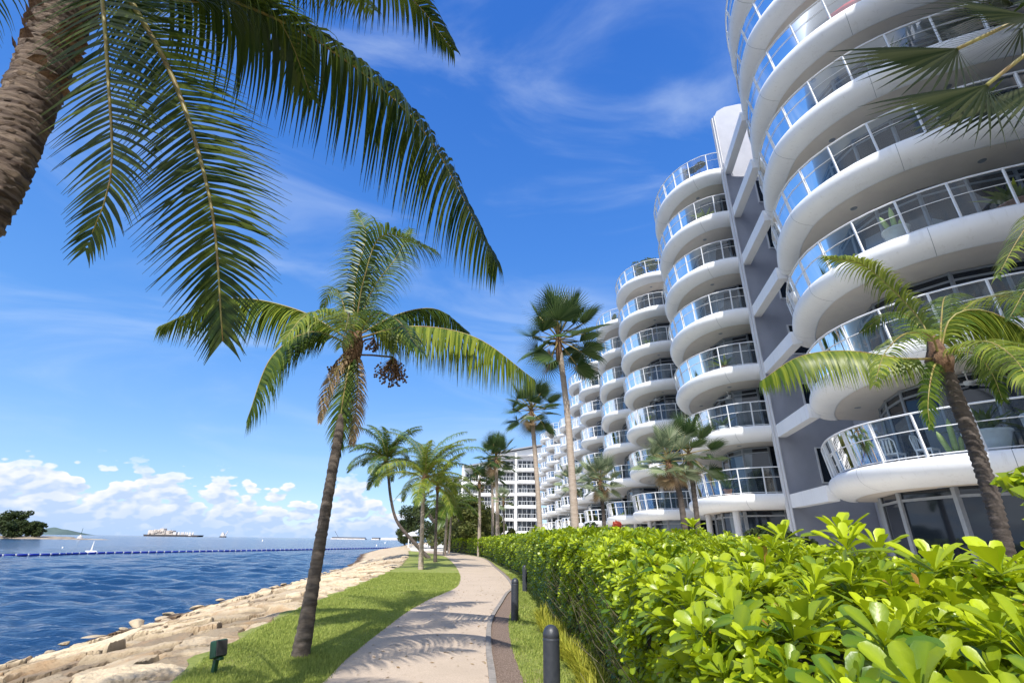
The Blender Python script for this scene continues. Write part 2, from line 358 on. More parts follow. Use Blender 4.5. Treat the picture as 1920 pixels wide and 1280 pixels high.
M['twig'] = mat('hedge stem', (0.16, 0.13, 0.08), 0.8, (0.09, 0.10, 0.04), 10)
M['tuft'] = leafmat('yellow green grass leaf', (0.22, 0.26, 0.03), (0.52, 0.48, 0.07), 0.35, 0.5)
M['grass'] = leafmat('grass blade', (0.15, 0.21, 0.035), (0.40, 0.44, 0.11), 0.35, 0.6, spec=0.2)
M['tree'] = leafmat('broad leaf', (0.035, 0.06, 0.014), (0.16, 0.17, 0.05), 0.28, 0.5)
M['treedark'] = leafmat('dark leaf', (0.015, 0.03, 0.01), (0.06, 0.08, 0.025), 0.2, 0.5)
M['red'] = leafmat('red leaf', (0.25, 0.03, 0.02), (0.5, 0.12, 0.08), 0.3, 0.4)
M['blue'] = mat('blue plastic', (0.008, 0.018, 0.22), 0.4, (0.012, 0.03, 0.32), 2)
M['white2'] = mat('white plastic', (0.8, 0.8, 0.8), 0.4, (0.72, 0.72, 0.72), 4)
M['pot'] = mat('cream ceramic pot', (0.72, 0.68, 0.6), 0.5, (0.6, 0.56, 0.5), 5, 0.1, 20)
M['terracotta'] = mat('terracotta', (0.45, 0.22, 0.12), 0.7, (0.36, 0.17, 0.1), 6, 0.1, 20)
M['wood'] = mat('warm timber', (0.55, 0.27, 0.11), 0.55, (0.42, 0.2, 0.08), 10, 0.1, 30, stretch=(1, 1, 6))
M['fabricred'] = mat('red canvas', (0.62, 0.03, 0.03), 0.8, (0.5, 0.02, 0.03), 6)
M['cactus'] = mat('cactus skin', (0.45, 0.52, 0.16), 0.5, (0.3, 0.4, 0.1), 8)
M['rust'] = mat('ship paint rust', (0.40, 0.34, 0.30), 0.8, (0.6, 0.56, 0.52), 0.06)
M['shipwhite'] = mat('ship white', (0.7, 0.68, 0.66), 0.7, (0.45, 0.42, 0.42), 0.2)
M['shiphull'] = mat('ship dark hull', (0.03, 0.03, 0.04), 0.6, (0.06, 0.05, 0.05), 0.1)
M['sandfar'] = mat('pale rubble', (0.34, 0.29, 0.22), 0.9, (0.20, 0.16, 0.12), 0.2, 0.5, 1)
M['hill'] = mat('distant hill cover', (0.06, 0.10, 0.10), 0.95, (0.09, 0.13, 0.12), 0.01)

def rockmat():
    m = bpy.data.materials.new('sandstone'); m.use_nodes = True; nt = NT(m.node_tree); b = nt.n['Principled BSDF']; b.inputs['Roughness'].default_value = 0.9
    b.inputs['Specular IOR Level'].default_value = 0.2
    at = nt.add('ShaderNodeAttribute', attribute_name='tint'); tc = nt.add('ShaderNodeTexCoord')
    n1 = nt.add('ShaderNodeTexNoise', {'Vector': (tc, 'Object'), 'Scale': 1.1, 'Detail': 8.0, 'Roughness': 0.65})
    n2 = nt.add('ShaderNodeTexNoise', {'Vector': (tc, 'Object'), 'Scale': 14.0, 'Detail': 8.0, 'Roughness': 0.7})
    c = nt.mix((at, 'Fac'), (0.08, 0.05, 0.03), (0.72, 0.59, 0.41))
    c = nt.mix(nt.mr(n1, 0.50, 0.70), c, (0.40, 0.27, 0.16))
    c = nt.mix(nt.mr(n2, 0.58, 0.78), c, (0.24, 0.17, 0.11))
    # permanently wet, algae-dark band at the waterline and the gravel bar in the bay
    sep = nt.add('ShaderNodeSeparateXYZ', {0: (tc, 'Object')})
    zz = nt.m('MULTIPLY_ADD', n1, 0.35, (sep, 2))
    c = nt.mix(nt.mr(zz, -0.80, -0.96), c, (0.10, 0.065, 0.04))
    nt.l.new(c.outputs[2], b.inputs['Base Color'])
    n3 = nt.add('ShaderNodeTexNoise', {'Vector': (tc, 'Object'), 'Scale': 9.0, 'Detail': 10.0, 'Roughness': 0.7})
    bp = nt.add('ShaderNodeBump', {'Height': n3, 'Strength': 0.8, 'Distance': 0.10}); nt.l.new(bp.outputs[0], b.inputs['Normal'])
    return m
M['rock'] = rockmat()
def watermat():
    m = bpy.data.materials.new('sea water'); m.use_nodes = True; nt = NT(m.node_tree); b = nt.n['Principled BSDF']
    tc = nt.add('ShaderNodeTexCoord')
    b.inputs['Roughness'].default_value = 0.10; b.inputs['IOR'].default_value = 1.33; b.inputs['Specular IOR Level'].default_value = 0.5
    mp = nt.add('ShaderNodeMapping', {0: (tc, 'Object'), 'Rotation': (0, 0, R(-12)), 'Scale': (0.42, 1.0, 1.0)})
    lg = nt.add('ShaderNodeTexNoise', {'Vector': mp, 'Scale': 0.04, 'Detail': 3.0})
    c = nt.mix(nt.mr(lg, 0.35, 0.65), (0.004, 0.024, 0.072), (0.007, 0.040, 0.105))
    nt.l.new(c.outputs[2], b.inputs['Base Color'])
    n1 = nt.add('ShaderNodeTexNoise', {'Vector': mp, 'Scale': 1.1, 'Detail': 5.0, 'Roughness': 0.6, 'Distortion': 0.4})
    n2 = nt.add('ShaderNodeTexNoise', {'Vector': mp, 'Scale': 5.0, 'Detail': 4.0, 'Roughness': 0.6})
    n3 = nt.add('ShaderNodeTexNoise', {'Vector': mp, 'Scale': 0.22, 'Detail': 3.0, 'Roughness': 0.5})
    h = nt.m('MULTIPLY_ADD', n2, 0.25, n1); h = nt.m('MULTIPLY_ADD', n3, 1.6, h)
    bp = nt.add('ShaderNodeBump', {'Height': h, 'Strength': 0.8, 'Distance': 0.34}); nt.l.new(bp.outputs[0], b.inputs['Normal'])
    return m
M['water'] = watermat()

# ================================================================== SETTING
SEA_Z = -1.3
EDGE = np.array([(-2.6, -6), (-3.1, 0), (-3.5, 4), (-3.9, 6.8), (-4.3, 8.2), (-4.7, 10.7), (-5.1, 13.4), (-5.4, 18.2), (-5.9, 24.6), (-6.9, 34.9), (-9.4, 50), (-13, 69), (-24, 123), (-32, 200), (-48, 320)], float)
WATER = np.array([(-10.2, -6), (-10.6, 0), (-10.9, 5), (-11.2, 9), (-11.7, 13.4), (-12.3, 17.1), (-13.6, 25.7), (-14.6, 37.3), (-16.6, 52.6), (-21, 72), (-28.5, 99.6), (-35.2, 136), (-43.6, 204), (-64, 330)], float)
def curveY(C, y): return np.interp(y, C[:, 1], C[:, 0])
def build_sea():
    rr = np.exp(np.linspace(math.log(5), math.log(26000), 1150)); an = np.radians(np.concatenate([np.linspace(-180, -66, 40), np.linspace(-65, 6, 520), np.linspace(8, 179, 50)]))
    Rm, Am = np.meshgrid(rr, an, indexing='ij'); X, Y = Rm * np.sin(Am), Rm * np.cos(Am)
    r = np.random.default_rng(21); Z = np.zeros_like(X); cell = Rm * .0082
    wx = X + .5 * np.sin(Y * .31 + X * .17) + .3 * np.sin(X * .9 - Y * .5); wy = Y + .5 * np.cos(X * .27 - Y * .12) + .3 * np.cos(Y * .8 + X * .6)
    for lam in (4.2, 3.0, 2.2, 1.7, 1.35, 1.1, .88, .7, .56, .45, .36):
        for k in range(3):
            th_ = R(72) + r.normal(0, .50); kk = 2 * math.pi / (lam * r.uniform(.85, 1.15)); ph = r.uniform(0, 6.28)
            w_ = np.sin(kk * (wx * math.cos(th_) + wy * math.sin(th_)) + ph + .8 * np.sin(kk * .31 * (wx * math.sin(th_) - wy * math.cos(th_)) + ph))
            Z += .0135 * lam ** .8 * w_ * np.clip((lam / (2.2 * cell)) - 1, 0, 1)
    patch = .75 + .35 * np.sin(X * .09 + 1.5 * np.sin(Y * .05)) * np.cos(Y * .07)
    Z = Z * patch + SEA_Z
    n, m_ = X.shape; I = np.arange(n * m_).reshape(n, m_)
    g = G(); g.add(np.stack([X, Y, Z], -1).reshape(-1, 3), np.stack([I[:-1, :-1], I[:-1, 1:], I[1:, 1:], I[1:, :-1]], -1).reshape(-1, 4)[:, ::-1])
    tag(g.obj('water', M['water'], smooth=True), kind='structure')
build_sea()
# base ground under everything on land
gr = G(); ys = np.unique(np.concatenate([[-40, 95, 160], EDGE[:, 1]])); xs = curveY(EDGE, ys)
gv = []; gq = []
for i, (x, y) in enumerate(zip(xs, ys)): gv += [(x + 0.25, y, -0.02), (500, y, -0.02)]
for i in range(len(ys) - 1): gq.append((2 * i, 2 * i + 1, 2 * i + 3, 2 * i + 2))
gr.add(gv, gq); tag(gr.obj('ground', M['pale']), kind='structure')
# rock slope from the lawn edge into the sea: plates with real cracks between them
def rock_slope():
    yy = np.concatenate([np.linspace(-2, 16, 430), np.linspace(16.06, 40, 260), np.linspace(40.3, 120, 160), np.linspace(122, 320, 60)])
    tt = np.concatenate([np.linspace(-0.03, 1.0, 190), np.linspace(1.03, 1.7, 14)])
    Y, T = np.meshgrid(yy, tt, indexing='ij')
    X = curveY(EDGE, Y) * (1 - T) + curveY(WATER, Y) * T
    zb = np.where(T < 1, -1.3 * (0.25 * T + 0.75 * np.clip(T, 0, None) ** 1.6), -1.3 - (T - 1) * 2.2)
    # stretched plates
    S = []; y = -4.0
    r = np.random.default_rng(3)
    while y < 70:
        sz = (0.7 + 0.5 * r.random()) if y < 30 else 1.2
        x = -17.0
        while x < -2:
            S.append((x + r.uniform(-0.5, 0.5) * sz, y + r.uniform(-0.45, 0.45) * sz, r.uniform(0, 1))); x += sz * r.uniform(0.7, 1.7)
        y += sz * 0.75
    S = np.array(S)
    P = np.stack([X.ravel(), Y.ravel()], 1); 
    wob = np.stack([np.sin(P[:, 1] * 3.1 + P[:, 0]) + np.sin(P[:, 0] * 5.3), np.cos(P[:, 0] * 2.7) + np.sin(P[:, 1] * 4.9 + 2)], 1) * 0.10
    P_j = r.normal(0, .012, P.shape)
    Pw = P + wob
    F1 = np.full(len(P), 9.0); F2 = F1.copy(); idx = np.zeros(len(P), int)
    order = np.argsort(P[:, 1]); 
    for a in range(0, len(P), 4000):
        ii = order[a:a + 4000]; lo, hi = Pw[ii, 1].min() - 3, Pw[ii, 1].max() + 3
        cand = np.where((S[:, 1] > lo) & (S[:, 1] < hi))[0]
        if len(cand) < 3: continue
        d = np.hypot((Pw[ii, None, 0] - S[None, cand, 0]) * 0.8, Pw[ii, None, 1] - S[None, cand, 1])
        o = np.argpartition(d, 2, axis=1)[:, :2]; dd = np.take_along_axis(d, o, 1); s = np.argsort(dd, 1)
        o = np.take_along_axis(o, s, 1); dd = np.take_along_axis(dd, s, 1)
        F1[ii], F2[ii] = dd[:, 0], dd[:, 1]; idx[ii] = cand[o[:, 0]]
    far = P[:, 1] > 62
    e = np.clip((F2 - F1) / 0.09, 0, 1)
    e = e * e * (3 - 2 * e)
    rnd = S[idx, 2]
    lump = 0.03 * np.sin(P[:, 0] * 2.3 + 3 * rnd) * np.cos(P[:, 1] * 1.9) + 0.012 * np.sin(P[:, 0] * 9 + P[:, 1] * 7 + 9 * rnd) + 0.010 * np.sin(P[:, 0] * 17 - P[:, 1] * 13 + 5 * rnd) * np.sin(P[:, 1] * 21)
    terr = P[:, 0] * 2.1 + 0.5 * P[:, 1] + 0.5 * np.sin(P[:, 1] * 1.7) + 3 * rnd; lump = lump + 0.0 * terr
    tl = S[idx, 0] * 7.7; tilt = 0.10 * ((P[:, 0] - S[idx, 0]) * np.cos(tl) + (P[:, 1] - S[idx, 1]) * np.sin(tl))
    h = (0.12 + 0.11 * rnd + tilt * .8) * e + lump * .9 + r.normal(0, .004, len(P)) - 0.15
    h[far] = 0.05 * np.sin(P[far, 0] * 0.9) * np.cos(P[far, 1] * 0.7)
    edgef = np.clip(T.ravel() / 0.07, 0, 1)
    z = zb.ravel() + h * edgef * np.where(e > -1, 1, 1) - (1 - edgef) * 0.03
    V = np.stack([P[:, 0], P[:, 1], z], 1)
    n, m = Y.shape; I = np.arange(n * m).reshape(n, m)
    Q = np.stack([I[:-1, :-1], I[:-1, 1:], I[1:, 1:], I[1:, :-1]], -1).reshape(-1, 4)[:, ::-1]
    tint = np.clip(0.25 + 0.75 * rnd, 0, 1) * (0.15 + 0.85 * e); tint[far] = 0.7
    g = G(); g.add(V, Q, tint=tint); tag(g.obj('rock_slope', M['rock'], smooth=False), kind='structure')
rock_slope()

# path, edging, mulch, lawns -- stacked sheets
PL = np.array([(-1.6, -3), (-1.9, 2), (-2.15, 5), (-2.2, 6.9), (-2.3, 8), (-2.35, 9.5), (-2.4, 12.7), (-2.3, 15.4), (-1.9, 19.7), (-2.3, 25.3), (-3.4, 34), (-4.9, 44), (-6.6, 54), (-10, 66), (-15, 78)], float)
PR = np.array([(0.2, -3), (0.0, 2), (-0.15, 5), (-0.22, 7), (-0.35, 9), (-0.42, 11.7), (-0.25, 15), (-0.1, 17.5), (0.1, 20), (-0.2, 25.7), (-1.0, 34.6), (-1.9, 45), (-3.2, 54), (-6.4, 66), (-11, 77.5)], float)
def band(A, B, z, name, m, dens=6, kind='structure', thick=0.0):
    a, b = spline(A, dens), spline(B, dens); k = min(len(a), len(b)); 
    a, b = resample(a, 0.3), resample(b, 0.3); k = min(len(a), len(b))
    ta = np.linspace(0, 1, k); ra = np.linspace(0, 1, len(a)); rb = np.linspace(0, 1, len(b))
    a = np.stack([np.interp(ta, ra, a[:, i]) for i in (0, 1)], 1); b = np.stack([np.interp(ta, rb, b[:, i]) for i in (0, 1)], 1)
    V = np.zeros((k, 2, 3)); V[:, 0, :2] = a; V[:, 1, :2] = b; V[:, :, 2] = z
    Q = [(2 * i, 2 * i + 1, 2 * i + 3, 2 * i + 2) for i in range(k - 1)]
    g = G(); g.add(V, Q)
    return tag(g.obj(name, m), kind=kind)
def mixc(A, B, f): return A * (1 - f) + B * f
yl = np.unique(np.concatenate([EDGE[:12, 1], PL[:, 1]])); yl = yl[(yl > -5) & (yl < 79)]
yl = np.linspace(-4, 78, 330)
LL = np.stack([curveY(EDGE, yl) - 0.16 + .10 * np.sin(yl * 2.9) + .07 * np.sin(yl * 6.7 + 1) + .05 * np.sin(yl * 13), yl], 1); LR = np.stack([curveY(PL, yl) + 0.06, yl], 1)
band(LL, LR, 0.0, 'lawn', M['lawn'])
band(PL, PR, 0.008, 'path', M['path'])
HL = np.array([(0.50, -1.2), (0.50, 0.4), (0.56, 1.4), (0.70, 3), (0.86, 5), (1.0, 7), (0.86, 8.5), (0.74, 11.4), (0.55, 17.2), (0.3, 25.8), (-0.7, 34.7), (-2.6, 51.9), (-5.2, 64), (-9, 73)], float)
yr = np.array([-3, 2, 5, 7, 9, 11.7, 15, 17.5, 20, 25.7, 34.6, 45, 54, 64], float)
mw = np.interp(yr, [0, 9, 11.7, 15, 18, 60], [0.34, 0.33, 0.34, 0.30, 0.12, 0.1])
MR = np.stack([curveY(PR, yr) + 0.09 + mw, yr], 1); M0 = np.stack([curveY(PR, yr) + 0.09, yr], 1); K0 = np.stack([curveY(PR, yr) - 0.005, yr], 1)
band(M0, MR, 0.004, 'mulch_bed', M['mulch'])
band(MR - [0.02, 0], np.stack([curveY(HL, yr) + 0.7, yr], 1), 0.0, 'grass_verge', M['lawn'])
kg = G(); kp = resample(spline(K0, 6), 0.5); kp = kp[kp[:, 1] > -2]
Vk = np.concatenate([np.stack([offset2(kp, o)[:, 0], kp[:, 1], np.full(len(kp), z)], 1)[:, None] for o, z in ((0, -0.01), (0, 0.035), (0.09, 0.035), (0.09, -0.01))], 1)
n = len(kp); kg.add(Vk.reshape(-1, 3), [(4 * i + j, 4 * i + 4 + j, 4 * i + 5 + j, 4 * i + 1 + j) for i in range(n - 1) for j in range(3)])
tag(kg.obj('path_edging', M['kerb']), kind='structure')

# ================================================================== BUILDING
FH, Z1 = 3.3, 3.868
PROF = [(-0.02, 0.0), (0.06, -0.012), (0.115, -0.05), (0.145, -0.13), (0.15, -0.23), (0.13, -0.34), (0.08, -0.44), (-0.01, -0.53), (-0.15, -0.615), (-0.36, -0.685), (-0.58, -0.715)]
def ring(P, o, z):
    Q = offset2(P, o); return np.stack([Q[:, 0], Q[:, 1], np.full(len(Q), z)], 1)
_g = G(); _g.lathe([(0, -.004), (.075, -.004), (.08, -.012), (.11, -.012), (.115, 0)], (0, 0, 0), 14); DL = _g.mesh('downlight', M['dframe'], True)
def tower(label, outline, levels, backx, step=0.35, detail=2, glass_h=1.22, inset=2.1, cat='apartment tower', body_top=None, first=1, yb=None, ground=True, post=1.15):
    """outline: plan of the slab edge seen from the sea, running from its near end to its far end"""
    P = resample(spline(outline, 12), step)
    cx, cy = float(P[:, 0].min()), float(P[:, 1].mean())
    t = thing('apartment_tower', (cx, cy, 0), label, cat, 'stacked balcony towers of the curved white apartment block')
    P = P - [cx, cy]
    bx = backx - cx
    y0, y1 = P[0][1], P[-1][1]
    # orientation: make outside the side away from backx
    sgn = 1
    T_ = P[len(P) // 2 + 1] - P[len(P) // 2 - 1]
    n_ = np.array([-T_[1], T_[0]])
    if n_[0] > 0: sgn = -1
    def off(o): 
        T = np.gradient(P, axis=0); T /= np.linalg.norm(T, axis=1)[:, None]
        N = np.stack([-T[:, 1], T[:, 0]], 1) * sgn
        return P + N * o
    # --- slab mesh (shared by every storey)
    g = G(); rows = []
    prof = PROF if detail >= 1 else PROF[::2]
    for o, z in prof:
        q = off(o); rows.append(np.column_stack([q, np.full(len(q), z)]))
    V = np.stack(rows, 1); n, k = V.shape[:2]
    Q = np.array([(i * k + j, i * k + j + 1, (i + 1) * k + j + 1, (i + 1) * k + j) for i in range(n - 1) for j in range(k - 1)])
    if sgn > 0: Q = Q[:, ::-1]
    g.add(V.reshape(-1, 3), Q)
    top = [tuple(p) for p in off(-0.02)] + [(bx, P[-1][1]), (bx, P[0][1])]
    g2 = G(); g2.poly(top, 0.0); 
    so_ = G(); so_.poly([tuple(p) for p in off(-0.62)] + [(bx, P[-1][1]), (bx, P[0][1])], -0.69, flip=True)
    lip = [(-0.58, -0.7155), (-0.62, -0.7155), (-0.625, -0.68)]
    rows = [np.column_stack([off(o), np.full(len(P), z)]) for o, z in lip]; LV = np.stack(rows, 1); kk_ = 3
    g.add(LV.reshape(-1, 3), [(i * kk_ + j, i * kk_ + j + 1, (i + 1) * kk_ + j + 1, (i + 1) * kk_ + j) for i in range(n - 1) for j in range(kk_ - 1)])
    joints = []
    if detail and post > 1.0 and step < 0.4:
        T_n = np.gradient(P, axis=0); T_n /= np.linalg.norm(T_n, axis=1)[:, None]
        for i in range(6, n - 4, 13):
            a = np.array([list(off(o + .004)[i]) + [z - .002] for o, z in prof]); b = a.copy(); b[:, :2] += T_n[i] * .013; m2 = len(a)
            jg = G(); jg.add(np.vstack([a, b]), [(q, q + 1, m2 + q + 1, m2 + q) for q in range(m2 - 1)]); joints.append(jg.mesh('panel_joint', M['dframe']))
    slab = g.mesh('balcony', M['white'], True)
    deck = g2.mesh('balcony_floor', M['offwhite']); sofm = so_.mesh('soffit', M['soffit'])
    # --- railing
    fl = 0.17
    rp, rt = resample(off(-0.06), post), resample(off(-0.06 + fl), post)
    if len(rt) != len(rp): ti = np.linspace(0, len(rt) - 1, len(rp)); rt = np.stack([np.interp(ti, np.arange(len(rt)), rt[:, q]) for q in (0, 1)], 1)
    rg = G(); gg = G()
    for p, q in zip(rp, rt): rg.bar((p[0], p[1], 0.0), (q[0], q[1], glass_h), 0.05 if detail else 0.09)
    def lv(f): return [(a[0], a[1], glass_h * f) for a in off(-0.06 + fl * f)[::2]]
    if detail:
        rg.tube(lv(1), 0.028, 6); rg.tube(lv(.62), 0.014, 4); rg.tube(lv(.05), 0.014, 4)
    else:
        rg.tube(lv(1), 0.045, 4); rg.tube(lv(.6), 0.025, 4)
    gp, gt = off(-0.085)[::2], off(-0.085 + fl)[::2]
    m_ = len(gp); GV = np.concatenate([np.column_stack([gp, np.full(m_, 0.09)]), np.column_stack([gt, np.full(m_, glass_h - 0.03)])])
    gg.add(GV, [(i, i + 1, m_ + i + 1, m_ + i) for i in range(m_ - 1)])
    rail = rg.mesh('railing', M['frame']); pane = gg.mesh('railing_glass', M['glass'], True)
    # --- window wall
    wp = off(-inset)
    keep = (wp[:, 0] < bx - 0.2) & (wp[:, 1] > min(y0, y1) - 0.5) & (wp[:, 1] < max(y0, y1) + 0.5)
    wp = resample(wp[keep], 1.3 if detail else 2.0)
    H = FH - 0.70
    wg = G(); m_ = len(wp)
    WV = np.concatenate([np.column_stack([wp, np.full(m_, 0.0)]), np.column_stack([wp, np.full(m_, H)])])
    wg.add(WV, [(i, i + 1, m_ + i + 1, m_ + i) for i in range(m_ - 1)])
    # return walls to the back
    for e in (0, -1):
        a = wp[e]; wg.add([(a[0], a[1], 0), (bx, a[1], 0), (bx, a[1], H), (a[0], a[1], H)], [(0, 1, 2, 3)])
    fg = G()
    for i, p in enumerate(wp): fg.box((p[0], p[1], H / 2), (0.09, 0.09, H))
    for i in range(m_ - 1):
        for z in (0.05, H - 0.3, H - 0.05): fg.bar((wp[i][0], wp[i][1], z), (wp[i + 1][0], wp[i + 1][1], z), 0.07)
    winm = wg.mesh('window_wall', M['window']); fram = fg.mesh('window_frame', M['dframe'] if detail else M['frame'])
    wall_ = off(-inset - 0.12)
    for L in range(first, levels + 1):
        z = Z1 + FH * (L - 1)
        b = inst('balcony', slab, t, loc=(0, 0, z))
        inst('balcony_floor', deck, b); inst('soffit', sofm, b)
        for jm_ in joints: inst('panel_joint', jm_, b)
        inst('railing', rail, b); inst('railing_glass', pane, b)
        if detail and step < 0.5:
            for q in range(8, len(P) - 6, 16): p_ = off(-1.35)[q]; inst('downlight', DL, b, loc=(p_[0], p_[1], -0.692))
        if L < levels or body_top:
            ww = inst('window_wall', winm, t, loc=(0, 0, z)); inst('window_frame', fram, ww)
    if ground:
        gw = offset2(P, 0); q = off(-1.3); kk = (q[:, 0] < bx - 0.2); q = resample(q[kk], 1.9); m_ = len(q); Hg = Z1 - 0.70
        a = G(); a.add(np.concatenate([np.column_stack([q, np.full(m_, 0.0)]), np.column_stack([q, np.full(m_, Hg)])]), [(i, i + 1, m_ + i + 1, m_ + i) for i in range(m_ - 1)])
        go = a.obj('window_wall', M['window'], t)
        a = G()
        for p in q: a.box((p[0], p[1], Hg / 2), (0.14, 0.14, Hg))
        for i in range(m_ - 1):
            for z in (0.05, Hg - 0.25): a.bar((q[i][0], q[i][1], z), (q[i + 1][0], q[i + 1][1], z), 0.08)
        a.obj('window_frame', M['dframe'], go)
        for u_ in (0.25, 0.6):
            p = q[int(u_ * (m_ - 1))]; c = G(); c.lathe([(0.17, 0), (0.17, Hg)], (p[0] - 0.45, p[1], 0), 14); c.obj('column', M['offwhite'], t, True)
    return t, P, (cx, cy), off
A_OUT = [(21.5, 9.9), (18.6, 9.75), (16.2, 10.15), (14.5, 10.75), (13.0, 11.6), (12.0, 12.6), (11.35, 13.8), (11.08, 15.0), (11.15, 16.0), (11.55, 17.4), (12.45, 19.15), (13.3, 20.3)]
tA, PA, cA, offA = tower('nearest and tallest tower of wide rounded white balconies, filling the right edge', A_OUT, 8, 22.0, step=0.3, post=1.25)
B_OUT = [(13.55, 23.95), (12.6, 24.15), (11.7, 24.75), (11.0, 25.7), (10.58, 27.0), (10.55, 28.6), (11.0, 30.6), (12.0, 32.6), (13.4, 34.4)]
tB, PB, cB, offB = tower('tower of rounded white balconies directly left of the tall grey fin wall', B_OUT, 7, 22.0)
C_OUT = [(15.2, 36.5), (13.6, 36.55), (12.1, 36.95), (11.0, 37.9), (10.35, 39.2), (10.2, 41), (10.6, 43), (11.6, 45), (12.8, 46)]
tC, PC, cC, offC = tower('balcony tower with green shrubs on its roof terrace, second left of the fin wall', C_OUT, 7, 22.0, step=0.45)
D_OUT = [(13.9, 45.9), (12.5, 46.05), (11.2, 46.6), (10.2, 47.8), (9.85, 49.4), (10, 51.6), (10.7, 54.5), (12.2, 57)]
tower('third balcony tower left of the fin wall, half hidden behind the second', D_OUT, 7, 22.0, step=0.6)
E_OUT = [(13.5, 59.0), (12, 59.15), (10.7, 59.9), (9.7, 61.4), (9.4, 63), (9.7, 65), (10.8, 67.5)]
tower('fourth balcony tower left of the fin wall, behind the tall fan palm trunk', E_OUT, 7, 21.0, step=0.6, detail=0)
F_OUT = [(12.5, 67.3), (10.8, 67.6), (9.6, 68.9), (9.1, 70.8), (9.1, 72.6), (9.8, 75), (11, 77)]
tower('fifth balcony tower left of the fin wall, just left of the tall palm trunk', F_OUT, 7, 20.0, step=0.7, detail=0)
for (X, Y, lv, lab) in ((8.8, 85, 6, 'small distant balcony tower where the block begins to curve, sixth from the fin wall'), (8.5, 93.5, 6, 'small distant balcony tower, seventh from the fin wall'),
                        (7.7, 105, 7, 'far balcony tower with upper terraces, second before the flat fronted wing'), (7.1, 114, 7, 'last rounded balcony tower before the flat fronted wing'), (6.8, 122.5, 6, 'narrow rounded balcony stack touching the flat fronted wing')):
    tower(lab, [(X + 3.6, Y - 4.2), (X + 1.7, Y - 3.6), (X + 0.5, Y - 2), (X, Y), (X + 0.4, Y + 2.4), (X + 1.8, Y + 4.4)], lv, 19.0, step=0.9, detail=0)
# neighbours of the row behind the photographer: same building, it shades the lower storeys
for dy, lab in ((-13.5, 'rounded balcony tower beside the photographer, next in the row'), (-27.5, 'rounded balcony tower behind the photographer, further back in the row')):
    tower(lab, [(x, y + dy) for x, y in A_OUT[1:]], 8, 23.5, step=0.8, detail=0)

# bodies behind the balconies (one long stepped core per tower would hide inside; build the visible storey-high core)
def core(label, x0, x1, y0, y1, h, m='offwhite', roof=True):
    t = thing('building_core', ((x0 + x1) / 2, (y0 + y1) / 2, 0), label, 'building wing')
    g = G(); g.box((0, 0, h / 2), (x1 - x0, y1 - y0, h)); g.obj('wall', M[m], t)
    g = G(); g.box((0, 0, h + 0.12), (x1 - x0 + 0.5, y1 - y0 + 0.5, 0.24)); g.obj('roof', M['roofgrey'], t)
    return t
core('long plain inland wing standing behind the rounded balcony towers', 21.9, 30, -30, 126, Z1 + FH * 6 + 2.4)


# fin wall with rounded top and link beams
def fin():
    t = thing('fin_wall', (13.25, 23.75, 0), 'tall grey fin wall with curved white top between the two nearest balcony towers', 'wall')
    H = 28.2
    prof = [(0, 0), (9, 0), (9, H + 1.0), (3.2, H + 0.95), (1.8, H + 0.8), (0.8, H + 0.5), (0.25, H + 0.1), (0, H - 0.4)]
    g = G(); F = [Vector((x, 0, z)) for x, z in prof]; T = np.array(tessellate_polygon([F])); V0 = np.array([tuple(v) for v in F]); V1 = V0 + [0, 0.45, 0]
    g.add(V0, T=T); g.add(V1, T=T[:, ::-1]); n = len(prof)
    g.add(np.vstack([V0, V1]), [(i, (i + 1) % n, n + (i + 1) % n, n + i) for i in range(n)])
    g.obj('wall', M['grey'], t)
    g = G(); g.box((-0.09, 0.12, H / 2 - 0.2), (0.16, 0.22, H - 0.6)); g.box((0.012 - 0.10, -0.09, H / 2 - 0.2), (0.05, 0.16, H - 0.62)); g.obj('edge_strip', M['offwhite'], t)
    for L in range(1, 8):
        z = Z1 + FH * (L - 1)
        g = G(); a = Vector((12.62, 19.55, z - 0.40)) - t.location; b = Vector((13.42, 23.72, z - 0.40)) - t.location
        g.bar(a, b, 0.42, 0.60); g.obj('link_beam', M['white'], t)
    for L in range(1, 7):
        z = Z1 + FH * (L - 1)
        g = G(); g.box((2.2, -0.02, z + 1.3), (0.9, 0.05, 1.6)); wnd = g.obj('window', M['window'], t)
        g = G()
        for dx in (-0.48, 0.48): g.box((2.2 + dx, -0.03, z + 1.3), (0.06, 0.09, 1.72))
        for dz in (-0.83, 0.83): g.box((2.2, -0.031, z + 1.3 + dz), (0.90, 0.085, 0.06))
        g.obj('window_frame', M['frame'], wnd)
    # recessed service wall between the beams and the tower
    g = G(); g.box((6.2, -1.9, 14.8), (4.6, 3.7, 29.6)); g.obj('recess_wall', M['grey'], t)
    return t
fin()

# soffit fittings: ceiling fans and lights as things hung from the balconies
def ceiling_fan(loc, label, rz=0.3):
    t = thing('ceiling_fan', loc, label, 'ceiling fan', 'ceiling fans hanging under balconies', rz)
    g = G(); g.lathe([(0.0, 0.0), (0.07, 0.0), (0.07, -0.05), (0.018, -0.08), (0.018, -0.3), (0.11, -0.32), (0.13, -0.38), (0.10, -0.44), (0.0, -0.46)], (0, 0, 0), 16); g.obj('motor', M['white2'], t, True)
    for k in range(3):
        a = k * 2 * math.pi / 3; g = G(); g.bar((0.1 * math.cos(a), 0.1 * math.sin(a), -0.40), (0.72 * math.cos(a), 0.72 * math.sin(a), -0.42), 0.15, 0.015); g.obj('blade', M['white2'], t)
    return t
sof = lambda L: Z1 + FH * (L - 1) - 0.695
f0 = ceiling_fan((13.6, 13.6, sof(2)), 'white three bladed ceiling fan under the second balcony of the nearest tower')
copytree(f0, (14.0, 14.1, sof(1)), 0.9, 'small white ceiling fan above the ground floor windows behind the hedge')
copytree(f0, (12.6, 26.9, sof(3)), 0.2, 'ceiling fan under the third balcony of the tower left of the fin wall')
